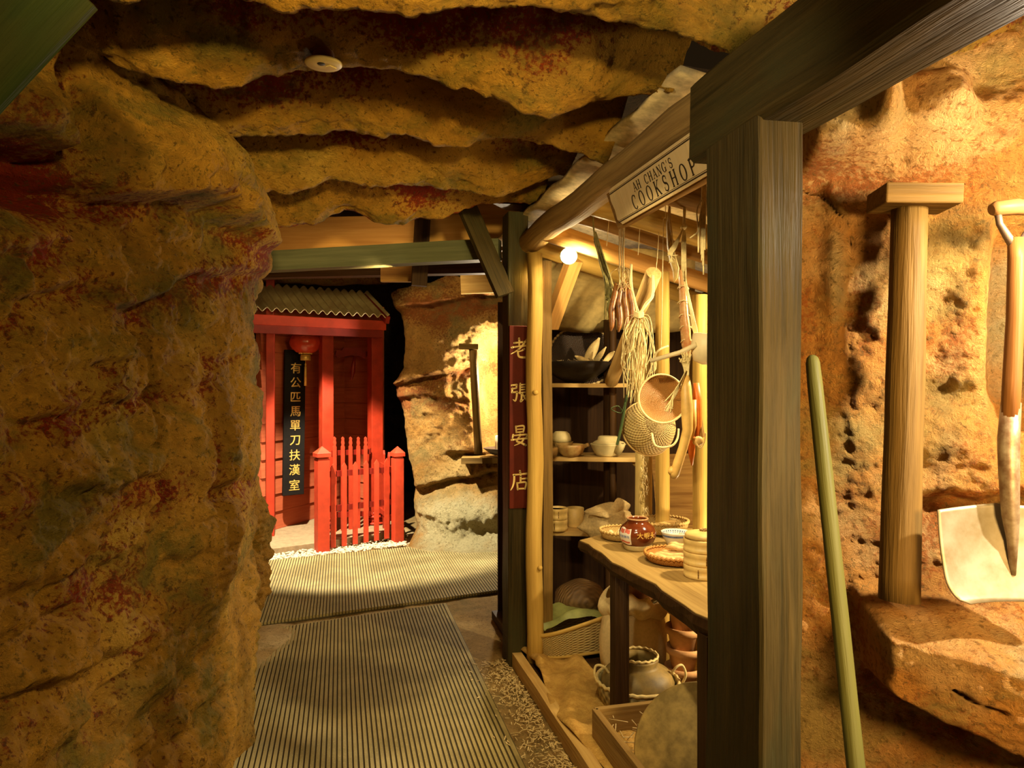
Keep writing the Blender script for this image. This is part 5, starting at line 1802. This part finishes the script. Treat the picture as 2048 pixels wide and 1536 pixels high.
def sack_fn(c, W, Dp, H, seed, fold=.25):
    def fn(u, v):
        th = math.pi * u; ph = 2 * math.pi * v
        x, y, z = math.sin(th) ** .7 * math.cos(ph), math.sin(th) ** .7 * math.sin(ph), math.cos(th)
        q = Vector((x * 1.2 + seed, y * 1.2, z * 1.6))
        k = 1 + fold * mnoise.noise(q) + fold * .5 * abs(mnoise.noise(q * 2.6))
        zz_ = z * H * (1 + .4 * mnoise.noise(q * .8 + Vector((4, 4, 4))))
        return Vector(c) + Vector((x * W * k, y * Dp * k, max(-H * .72, zz_)))
    return fn


p = shelf_pt(1212, 3.97, .642)
rr = root('hessian_sack', p, 'crumpled hessian sack slumped on the lower shelf beyond the table', 'sack')
m = MB(); m.grid(sack_fn(p + Vector((0, 0, .075)), .150, .10, .10, 2.2, .30), 40, 60, True, True); part('sack_body', m, SACK, rr)
def sfold(u, v):
    a = -2.9 + 4.4 * u
    rx = .115 + .02 * math.sin(u * 11)
    z = .125 + .065 * math.sin(u * 3.1) + .012 * math.sin(u * 17) - .04 * (1 - v)
    r_ = rx * (.72 + .28 * math.sin(v * 3.0)) 
    return p + Vector((r_ * math.cos(a) * 1.05, r_ * math.sin(a) * .7 - .01, z + .018 * math.sin(v * 4 + u * 9)))
m = MB(); m.grid(sfold, 60, 14); o = part('rolled_mouth', m, SACK, rr); q = o.modifiers.new('sheet', 'SOLIDIFY'); q.thickness = .006

# ------------------------------------------------------------------ hanging food
STRAWM = plain('raffia', (.84, .66, .30), .6, noise_amt=.25, scale=80)
SAUS = plain('cured_sausage', (.30, .115, .018), .4, noise_amt=.5, scale=50, bump=.5, col2=(.13, .04, .01))


def string(mb, pts, r=.0016, n=5):
    # smooth sagging line through points
    q = [Vector(p_) for p_ in pts]
    out_ = []
    for i in range(len(q) - 1):
        p0, p1, p2, p3 = q[max(i - 1, 0)], q[i], q[i + 1], q[min(i + 2, len(q) - 1)]
        for k in range(5):
            t = k / 5
            out_.append(.5 * (2 * p1 + (p2 - p0) * t + (2 * p0 - 5 * p1 + 4 * p2 - p3) * t * t + (3 * p1 - p0 - 3 * p2 + p3) * t ** 3))
    out_.append(q[-1])
    mb.tube(out_, r, n)


HD = 3.0
sr_ = root('sausage_bundle', P(1243, 668, HD), 'bundle of thin brown cured sausages hanging on strings under the rafters', 'sausages')
for k, (x0, y0, x1, y1) in enumerate([(1231, 566, 1221, 662), (1240, 562, 1238, 664), (1248, 560, 1253, 668), (1257, 563, 1267, 656), (1236, 570, 1229, 640)]):
    a, b = P(x0, y0, HD + .01 * k), P(x1, y1, HD + .01 * k - .02)
    m = MB(); m.tube([a + (b - a) * (i / 10) + Vector((.004 * math.sin(i * .9 + k), 0, 0)) for i in range(11)], [.005, .010, .0125, .013, .0125, .013, .0135, .013, .012, .010, .004], 10, wob=.2, seed=k); part('sausage', m, SAUS, sr_)
m = MB()
for (x, y0, y1) in ((1240, 420, 562), (1247, 415, 566), (1243, 418, 560), (1250, 430, 566)):
    string(m, [P(x, y0, HD - .03), P(x + random.uniform(-3, 3), (y0 + y1) / 2, HD), P(x + random.uniform(-4, 4), y1 + 8, HD)], .003)
for k in range(14):
    x = random.uniform(1232, 1256); string(m, [P(x, 540 + random.uniform(-8, 10), HD - .01), P(x + random.uniform(-14, 14), 556 + random.uniform(-10, 10), HD - .03), P(x + random.uniform(-16, 16), 575 + random.uniform(-10, 10), HD - .01)], .0014)
part('strings', m, SACK, sr_, 'hemp strings')
# dried plant
HERB = plain('dried_herb', (.30, .25, .07), .7, noise_amt=.5, scale=60)
m = MB()
for k in range(46):
    o1 = random.uniform(-6, 6)
    pts = [P(1190 + o1 * .4, 470 + random.uniform(-8, 14), 3.08), P(1204 + o1, 520, 3.08 + random.uniform(-.02, .02)), P(1218 + o1 * 1.3, 570, 3.08 + random.uniform(-.03, .03)), P(1222 + o1 * 2.2, 585 + random.uniform(0, 60), 3.08 + random.uniform(-.04, .04))]
    string(m, pts, .0028)
string(m, [P(1193, 480, 3.08), P(1188, 462, 3.1), P(1186, 430, 3.15)], .004)
single('herb_bunch', m, HERB, 'greenish bunch of dried herbs hanging left of the sausages', 'herbs')
# straw bundle with a knot
sb2 = root('straw_bundle', P(1272, 810, 2.92), 'long pale bunch of raffia knotted in the middle hanging beside the sieve', 'straw')
m = MB()
for (x, y, d) in ((1262, 568, 2.95), (1305, 590, 2.96)):
    for k in range(5):
        string(m, [P(x + random.uniform(-2, 2), y - 40, d + .01), P(x + random.uniform(-3, 3), y, d), P((x + 1277) / 2 + random.uniform(-4, 4), (y + 628) / 2, 2.93), P(1277 + random.uniform(-3, 3), 630, 2.92)], .0032)
part('loop', m, STRAWM, sb2)
m = MB()
for k in range(9):
    a = k * .7; string(m, [P(1268 + random.uniform(-1, 1), 622 + k * 1.2, 2.9), P(1277, 626 + k * 1.2, 2.895), P(1287 + random.uniform(-1, 1), 624 + k * 1.2, 2.9)], .003)
part('knot', m, STRAWM, sb2)
m = MB()
for k in range(64):
    w1 = random.gauss(0, 9); w2 = w1 + random.gauss(0, 9); L_ = random.uniform(690, 812)
    cx_ = 1277 - (L_ - 630) * .02
    string(m, [P(1277 + w1 * .3, 630, 2.92), P(cx_ + w1, 630 + (L_ - 630) * .3, 2.92 + random.uniform(-.03, .02)), P(cx_ + w2, 630 + (L_ - 630) * .65, 2.92 + random.uniform(-.03, .02)), P(cx_ - 4 + w2 * .8 + random.gauss(0, 6), L_, 2.92 + random.uniform(-.03, .02))], random.uniform(.0014, .0026))
for k in range(12):
    s_ = random.choice((-1, 1)); string(m, [P(1277, 632, 2.91), P(1277 + s_ * random.uniform(12, 26), 640 + random.uniform(-5, 30), 2.9), P(1277 + s_ * random.uniform(16, 36), 690 + random.uniform(0, 40), 2.9), P(1277 + s_ * random.uniform(5, 30), 740 + random.uniform(-10, 40), 2.9)], .0017)
part('strands', m, STRAWM, sb2)
# spring onion
GREEN = plain('spring_onion', (.05, .085, .018), .5, noise_amt=.3)
m = MB()
string(m, [P(1261, 772, 2.95), P(1252, 800, 2.95), P(1245, 840, 2.95), P(1239, 870, 2.95), P(1234, 890, 2.95)], .0065, 8)
string(m, [P(1258, 780, 2.96), P(1247, 815, 2.94), P(1241, 826, 2.94), P(1222, 818, 2.93), P(1236, 812, 2.94), P(1244, 822, 2.95)], .0022)
single('spring_onion', m, GREEN, 'thin green spring onion hanging in front of the shelves', 'vegetable')
# dried fish
FISH = plain('dried_fish', (.62, .42, .14), .5, noise_amt=.4, scale=50, bump=.4)
fr_ = root('dried_fish', P(1347, 562, 2.82), 'flat golden dried fish hanging head down from a rafter', 'fish')
a, b = P(1338, 398, 2.84), P(1349, 562, 2.80)
m = MB()
m.tube([a, P(1339, 415, 2.84), P(1337, 450, 2.83), P(1340, 490, 2.82), P(1346, 520, 2.81), P(1352, 540, 2.80), P(1351, 556, 2.80), P(1348, 565, 2.80)], [.003, .008, .015, .020, .023, .022, .014, .003], 12, wob=.15, seed=3, flat=.5); part('body', m, FISH, fr_)
m = MB()
for k in range(6):
    string(m, [P(1338, 400, 2.83), P(1338 + k, 430 + 5 * k, 2.815), P(1342 + k * 1.5, 470 + 10 * k, 2.80)], .002)
string(m, [P(1338, 402, 2.84), P(1339, 380, 2.84), P(1340, 350, 2.85)], .002)
part('fins', m, FISH, fr_)
# raffia hank in front
m = MB()
for k in range(9):
    x = random.uniform(-3, 3)
    string(m, [P(1371 + x, 350, 2.66), P(1370 + x, 400, 2.66), P(1368 + x * .5, 452, 2.66), P(1368 + x * 1.5, 480, 2.66), P(1368 + x * 1.6, 530 + random.uniform(0, 30), 2.66)], .0026)
for k in range(8):
    string(m, [P(1368, 454, 2.655), P(1362 - k, 470 + k, 2.64), P(1350 - k * 2, 500 + k, 2.64), P(1335 + k * 3, 514 + random.uniform(-8, 14), 2.64)], .002)
m.blob(P(1368, 454, 2.65), .012, .012, .010, 10, 8, .4, 2)
single('raffia_hank', m, STRAWM, 'tied hank of raffia hanging right of the dried fish', 'straw')
# rope by the post
m = MB()
for k in range(10):
    x = random.uniform(-4, 5)
    string(m, [P(1408 + x, 340, 2.45), P(1406 + x, 410, 2.45), P(1404 + x + random.uniform(-4, 4), 450, 2.45), P(1405 + x, 500 + random.uniform(0, 50), 2.45)], .003)
string(m, [P(1404, 400, 2.44), P(1394, 420, 2.44), P(1396, 460, 2.44), P(1388, 470, 2.44), P(1380, 476, 2.44)], .0026)
string(m, [P(1406, 400, 2.44), P(1398, 450, 2.44), P(1397, 505, 2.44)], .0035)
single('rope_end', m, STRAWM, 'frayed rope end hanging beside the big green post', 'rope')
# cured meat
mr = root('cured_meat', P(1370, 716, 2.70), 'long pinkish slab of cured meat tied with string', 'meat')
MEAT = plain('cured_pork', (.50, .19, .07), .35, noise_amt=.5, scale=26, col2=(.64, .38, .15), bump=.6)
m = MB()
m.tube([P(1360, 540, 2.71), P(1363, 560, 2.71), P(1366, 590, 2.70), P(1368, 630, 2.69), P(1371, 660, 2.69), P(1373, 690, 2.69), P(1376, 708, 2.69), P(1378, 716, 2.69)], [.008, .016, .022, .026, .029, .027, .016, .006], 14, wob=.22, seed=7, flat=.55); part('slab', m, MEAT, mr)
m = MB()
for v_ in (575, 605, 632, 655, 682):
    rr_ = .027 if v_ > 600 else .022
    c = P(1365 + (v_ - 560) * .085, v_, 2.69)
    m.tube([c + Vector((rr_ * math.cos(t * .5236), rr_ * .75 * math.sin(t * .5236), .006 * math.sin(t * 1.0))) for t in range(13)], .0018, 5)
for k in range(5):
    string(m, [P(1368 + k, 500, 2.68), P(1366 + k, 550, 2.68), P(1378 + k * 2, 610 + 4 * k, 2.66), P(1386 + k * 2, 660, 2.65), P(1394, 672, 2.65)], .0024)
part('string', m, STRAWM, mr, 'pale string')
# cream scoop, hidden in part by the post
m = MB(); sc_c = P(1413, 690, 2.62)
m.lathe([(0, -.075), (.035, -.066), (.055, -.02), (.058, .03), (.056, .032), (.050, -.015), (.03, -.055), (0, -.064)], sc_c, 28, Matrix.Rotation(.25, 4, 'Y'))
m.tube([sc_c + Vector((-.05, -.02, .0)), P(1360, 705, 2.62), P(1300, 722, 2.66)], [.010, .009, .008], 10)
single('gourd_ladle', m, plain('gourd', (.80, .64, .36), .5, noise_amt=.1), 'pale gourd ladle with a straight stick handle beside the cured meat', 'ladle')
# round sieve
sv = P(1323, 798, 2.80)
svr = root('round_sieve', sv - Vector((0, 0, .1)), 'round orange wicker sieve with cane loops hanging face on', 'sieve')
tl2 = Matrix.Rotation(-.24 + .12, 4, 'Z') @ Matrix.Rotation(math.radians(82), 4, 'X')
m = MB(); m.lathe([(0, -.012), (.06, -.010), (.090, -.003), (.098, .010), (.094, .010), (.087, .001), (.058, -.006), (0, -.008)], sv, 60, tl2); part('woven_dish', m, WICK2, svr)
m = MB()
m.tube([sv + tl2 @ Vector((.097 * math.cos(t * 2 * math.pi / 40), .097 * math.sin(t * 2 * math.pi / 40), .010)) for t in range(41)], .0045, 8); part('rim_hoop', m, STRAWM, svr)
m = MB(); string(m, [P(1304, 866, 2.78), P(1306, 880, 2.76), P(1312, 892, 2.75), P(1328, 895, 2.75), P(1346, 890, 2.75), P(1355, 876, 2.76), P(1357, 858, 2.78)], .0042, 8); part('handle_loop', m, STRAWM, svr)
m = MB(); string(m, [P(1308, 745, 2.79), P(1309, 715, 2.77), P(1318, 700, 2.76), P(1336, 692, 2.78)], .0042, 8); string(m, [P(1322, 698, 2.765), P(1324, 620, 2.77), P(1326, 500, 2.78), P(1327, 440, 2.8)], .0016); part('hanging_loop', m, STRAWM, svr)
# basket behind
bk_ = P(1304, 852, 2.98)
bkr = root('hanging_basket', bk_ - Vector((0, 0, .12)), 'bowl shaped woven basket hanging behind the sieve with its round base to the front', 'basket')
tl3 = Matrix.Rotation(-.24 + .25, 4, 'Z') @ Matrix.Rotation(math.radians(74), 4, 'X')
m = MB(); m.lathe([(0, .046), (.03, .045), (.066, .036), (.094, .014), (.108, -.02), (.110, -.048), (.116, -.048), (.115, -.02), (.10, .02), (.07, .045), (.03, .055), (0, .056)], bk_, 60, tl3, rad=lambda a, i: 1 + .012 * math.sin(a * 30)); part('woven_bowl', m, weave('strip_basket', (.62, .44, .15), (.22, .12, .03), 44, 48, 1.0), bkr)
m = MB(); m.tube([bk_ + tl3 @ Vector((.115 * math.cos(t * 2 * math.pi / 40), .115 * math.sin(t * 2 * math.pi / 40), -.048)) for t in range(41)], .006, 8); part('rim_hoop', m, WICK, bkr)
# long white radish stalks and carrots
RAD = plain('radish_skin', (.76, .45, .12), .45, noise_amt=.25, scale=20)
lr_ = root('long_radish', P(1348, 958, 2.62), 'pair of long pale radishes with withered tops hanging by the post', 'vegetable')
m = MB(); m.tube([P(1373, 748, 2.62), P(1372, 775, 2.61), P(1374, 820, 2.60), P(1375, 860, 2.60), P(1366, 895, 2.60), P(1356, 925, 2.60), P(1349, 948, 2.60), P(1347, 957, 2.60)], [.010, .020, .022, .019, .017, .018, .017, .010], 14, wob=.1, seed=4); part('root', m, RAD, lr_)
m = MB(); m.blob(P(1344, 942, 2.60), .014, .012, .018, 10, 8, .4, 2); part('root_tip', m, RAD, lr_)
m = MB(); m.tube([P(1386, 800, 2.65), P(1386, 850, 2.64), P(1382, 880, 2.64)], [.014, .013, .006], 10); part('root', m, RAD, lr_)
m = MB()
for k in range(26):
    x = random.uniform(-6, 6); string(m, [P(1374 + x * .5, 752, 2.61), P(1372 + x, 730, 2.61), P(1370 + x * 2, 715 + random.uniform(-14, 8), 2.60)], .0028)
for k in range(10):
    string(m, [P(1372, 740, 2.60), P(1362 - k, 760 + 3 * k, 2.585), P(1350 - k * 1.6, 780 + 4 * k, 2.58), P(1340 + random.uniform(-12, 8), 812 + random.uniform(-10, 14), 2.58)], .0022)
string(m, [P(1340, 808, 2.58), P(1334, 822, 2.58), P(1329, 820, 2.58)], .0022)
part('withered_top', m, STRAWM, lr_)
CAR = plain('carrot', (.80, .22, .035), .45, noise_amt=.2, scale=30)
for (pts, rr_, lb) in [([(1392, 766), (1395, 800), (1396, 850), (1394, 878)], [.012, .017, .014, .004], 'orange carrot hanging highest beside the big post'), ([(1384, 858), (1382, 880), (1383, 905), (1384, 931)], [.012, .016, .013, .003], 'orange carrot hanging lowest beside the pale radish')]:
    m = MB(); m.tube([P(x, y, 2.66) for x, y in pts], rr_, 12, wob=.08, seed=5); single('carrot', m, CAR, lb, 'carrot', 'carrots hanging by the post')
m = MB(); m.beam(P(1388, 790, 2.7), P(1402, 875, 2.66), .012, .028, up=P(0, 0, 2) - P(0, 0, 1)); single('wooden_spatula', m, BROWN, 'narrow brown wooden spatula hanging between the carrots and the post', 'spatula')
m = MB(); cb = P(1396, 882, 2.64); m.blob(cb, .022, .014, .018, 14, 10, .1); string(m, [P(1390, 882, 2.63), P(1400, 896, 2.62), P(1409, 882, 2.62), P(1411, 866, 2.62)], .003)
single('wire_skimmer', m, WICK, 'small round woven skimmer with a bent loop next to the post', 'skimmer')
# loose strings from the rafters
m = MB()
for (x, y0, y1, d) in ((1217, 430, 492, 3.1), (1280, 425, 510, 3.0), (1277, 400, 430, 3.0), (1316, 470, 540, 3.0), (1330, 430, 440, 2.9)):
    string(m, [P(x, y0 - 60, d), P(x + 1, y0, d), P(x - 1, (y0 + y1) / 2, d), P(x - 4, y1, d)], .0016)
single('hanging_strings', m, STRAWM, 'thin loose strings dangling from the rafters', 'string', kind='stuff')

# ------------------------------------------------------------------ under the table
FZ = .048
p = P(1150, 768, 3.86); p.z = FZ
rr = root('wicker_hamper', p, 'low woven scoop basket with green leaves on the floor under the shelves', 'basket')
Mr = Matrix.Rotation(-.05, 4, 'Z')
def scoop(u, v, t=0.0, W=.27, Dp=.19):
    a = 2 * math.pi * v
    sx = math.copysign(abs(math.cos(a)) ** .6, math.cos(a)); sy = math.copysign(abs(math.sin(a)) ** .6, math.sin(a))
    k = .86 + .14 * u - t
    hz = .185 + .07 * sx
    q = Vector((sx * W * k, sy * Dp * k, .012 + u * hz + .03 * (sx + 1) * (1 - u) * .4))
    return p + Mr @ q
m = MB(); m.grid(lambda u, v: scoop(u, v), 14, 72, True, True, gfn=lambda u, v: (v * 6.283, u * .2, 0)); m.grid(lambda u, v: scoop(1 - u, v, .05), 14, 72, True, True, gfn=lambda u, v: (v * 6.283, u * .2, 0))
o_ = len(m.v); m.grid(lambda u, v: p + Mr @ Vector((.22 * u * math.cos(v * 6.283), .15 * u * math.sin(v * 6.283), .02)), 4, 24, True, True); part('woven_body', m, BASK, rr)
m = MB(); m.tube([scoop(1, t / 60, .02) for t in range(61)], .011, 8); part('cane_rim', m, YELLOW, rr)
m = MB(); m.tube([scoop(.05, t / 60, -.01) for t in range(61)], .008, 8); part('cane_base', m, YELLOW, rr)
m = MB(); m.grid(lambda u, v: p + Vector((.20 * (u - .5) * 2, .13 * (v - .5) * 2, .17 + .05 * mnoise.noise(Vector((u * 3, v * 3, 2))) + .05 * (1 - (2 * u - 1) ** 2))), 16, 12)
single('cabbage_leaves', m, plain('cabbage_green', (.26, .27, .08), .6, noise_amt=.4, scale=12), 'limp green leaves filling the scoop basket under the shelves', 'vegetables', kind='stuff')
m = MB(); m.blob(P(1160, 1195, 4.0), .15, .12, .10, 24, 14, .12, 4); single('straw_dome', m, weave('dark_straw', (.22, .12, .04), (.08, .04, .01), 80, 60, .8), 'dark straw dome lying behind the leaves in the scoop basket', 'dome')  # dark woven mound, its use not known

p = P(1266, 768, 3.54); p.z = FZ
rr = root('flour_sack', p, 'full cream coloured cloth sack with its mouth rolled down under the table', 'sack')
CLOTH = plain('cream_sacking', (.74, .57, .28), .8, noise_amt=.15, scale=70, bump=.3)
m = MB(); m.lathe([(0, .0), (.12, .004), (.155, .03), (.166, .09), (.168, .17), (.162, .245), (.150, .30), (.125, .325), (.09, .32), (0, .31)], p, 64, rad=lambda a, i: 1 + .025 * mnoise.noise(Vector((math.cos(a) * 2, math.sin(a) * 2, i * .7))) + .014 * math.sin(a * 9 + i)); part('sack_body', m, CLOTH, rr)
m = MB(); m.grid(lambda u, v: p + Vector(((.120 + .04 * math.sin(v * 3.1) + .012 * math.sin(u * 6.28 * 7)) * math.cos(u * 6.283), (.120 + .04 * math.sin(v * 3.1) + .012 * math.sin(u * 6.28 * 7)) * math.sin(u * 6.283), .30 + .10 * v + .02 * math.sin(u * 6.283 * 3 + 1) + .012 * math.sin(u * 6.283 * 8))), 96, 8); o = part('rolled_mouth', m, CLOTH, rr); q = o.modifiers.new('sheet', 'SOLIDIFY'); q.thickness = .006
pb_ = P(1281, 768, 3.54); pb_.z = FZ + .36
m = MB(); m.lathe([(0, 0), (.04, 0), (.075, .03), (.088, .075), (.082, .11), (.07, .125), (.062, .12), (.07, .08), (0, .03)], pb_, 36); single('brown_bowl', m, plain('brown_pottery', (.34, .14, .04), .3, noise_amt=.4), 'round brown pottery bowl sitting in the mouth of the cream sack', 'bowl')
p = P(1366, 768, 3.34); p.z = FZ
TERRA = plain('terracotta', (.66, .36, .16), .7, noise_amt=.25, scale=20)
for k in range(4):
    c = p + Vector((.006 * (k % 2), -.004 * k, k * .095))
    m = MB(); m.lathe([(.052, 0), (.058, .002), (.074, .085), (.086, .088), (.087, .118), (.080, .12), (.070, .085), (.05, .01)], c, 36)
    single('terracotta_pot', m, TERRA, ('lowest', 'second', 'third', 'topmost')[k] + ' terracotta pot of the stack under the table', 'pot', 'stack of terracotta pots')
# squat jar in a basket
p = P(1275, 768, 3.20); p.z = FZ
rr = root('storage_jar', p, 'squat dark stoneware jar with a wide mouth in a plaited basket under the table', 'jar')
STONE = plain('dusty_stoneware', (.32, .22, .065), .55, noise_amt=.6, scale=9, col2=(.10, .07, .03))
m = MB(); m.lathe([(0, .01), (.13, .01), (.16, .06), (.165, .11), (.145, .150), (.10, .175), (.088, .185), (.095, .205), (.092, .215), (.075, .215), (.070, .19), (.10, .15), (.12, .06), (0, .04)], p, 56); part('jar_body', m, STONE, rr)
m = MB(); m.lathe([(.14, .0), (.168, .02), (.180, .07), (.182, .11), (.176, .112), (.172, .07), (.158, .02)], p, 64, rad=lambda a, i: 1 + .012 * math.sin(a * 26)); part('plaited_cover', m, weave('strip_weave', (.52, .42, .18), (.10, .07, .03), 26, 22, 1.0), rr)
m = MB(); m.tube([p + Vector((.184 * math.cos(t * .10472), .184 * math.sin(t * .10472), .112 + .004 * math.sin(t * 3))) for t in range(61)], .008, 7)
for sg_ in (-1, 1):
    e = Vector((CS, -SN, 0)) * sg_
    string(m, [p + e * .18 + Vector((0, -.03, .09)), p + e * .205 + Vector((0, -.03, .14)), p + e * .195 + Vector((0, -.02, .18)), p + e * .165 + Vector((0, -.03, .18)), p + e * .14 + Vector((0, -.03, .15))], .006, 7)
m.tube([p + Vector((.09 * math.cos(t * .10472), .09 * math.sin(t * .10472), .222 + .003 * math.sin(t * 2))) for t in range(61)], .006, 6)
part('rope_binding', m, STRAWM, rr, 'rope rim and handles')
# open crate with a stone disc
cr = root('wooden_crate', Vector((1.20, 2.36, FZ)), 'low dark open crate under the near end of the table', 'crate')
CR = wood('crate_wood', (.40, .27, .10), (.20, .11, .035), .6, 40, .4)
x0, x1, y0, y1, zt_ = 1.005, 1.42, 1.98, 2.70, .185
for (a, b, nm) in (((x0, y0), (x0, y1), 's'), ((x0, y1), (x1, y1), 'b'), ((x1, y1), (x1, y0), 'r'), ((x0, y0), (x1, y0), 'f')):
    m = MB(); m.beam((a[0], a[1], (FZ + zt_) / 2), (b[0], b[1], (FZ + zt_) / 2), .026, zt_ - FZ - .004); part('side_board', m, CR, cr, None, .002)
m = MB(); m.beam((x0 + .2, y0, FZ + .01), (x0 + .2, y1, FZ + .01), x1 - x0 - .02, .016); part('bottom', m, DARKWOOD, cr)
m = MB(); dcn = P(1402, 1508, 2.44)
nd = (Vector((0, 0, EYE)) - dcn).normalized() + Vector((-.22, 0, .18))
md = nd.normalized().to_track_quat('Z', 'Y').to_matrix().to_4x4()
m.lathe([(0, -.028), (.215, -.028), (.232, -.022), (.236, 0), (.228, .012), (0, .014)], dcn, 64, md)
single('stone_disc', m, plain('worn_stone', (.50, .34, .10), .7, noise_amt=.45, scale=24, bump=.8), 'big round worn disc leaning in the crate under the table', 'disc')
m = MB()
for k in range(30):
    a = Vector((random.uniform(1.03, 1.3), random.uniform(2.45, 2.68), random.uniform(.09, .16))); m.tube([a, a + Vector((random.uniform(-.06, .06), random.uniform(-.06, .06), random.uniform(-.02, .04)))], .002, 4)
single('crate_straw', m, STRAW, 'dark straw lying inside the open crate', 'straw', kind='stuff')
# sacking over the floor and kerb
m = MB()
def cloth(u, v):
    x = .935 + .30 * u + .03 * math.sin(v * 11 + u * 2) * (1 - u)
    y = 3.66 - 1.75 * v - .10 * u
    z = .062 + .018 * abs(mnoise.noise(Vector((u * 3.2, v * 7.5, 1)))) + .022 * abs(math.sin(v * 9 + u * 5)) ** 6 + .03 * math.exp(-((u - .06) / .09) ** 2) * (v < .12)
    return Vector((x, y, z))
m.grid(cloth, 30, 130)
o = single('floor_sacking', m, wood('palm_fibre', (.62, .40, .11), (.34, .18, .045), .75, 90, .7), 'crumpled palm fibre sheet spread on the shop floor behind the kerb board', 'sacking')
q = o.modifiers.new('sheet', 'SOLIDIFY'); q.thickness = .004
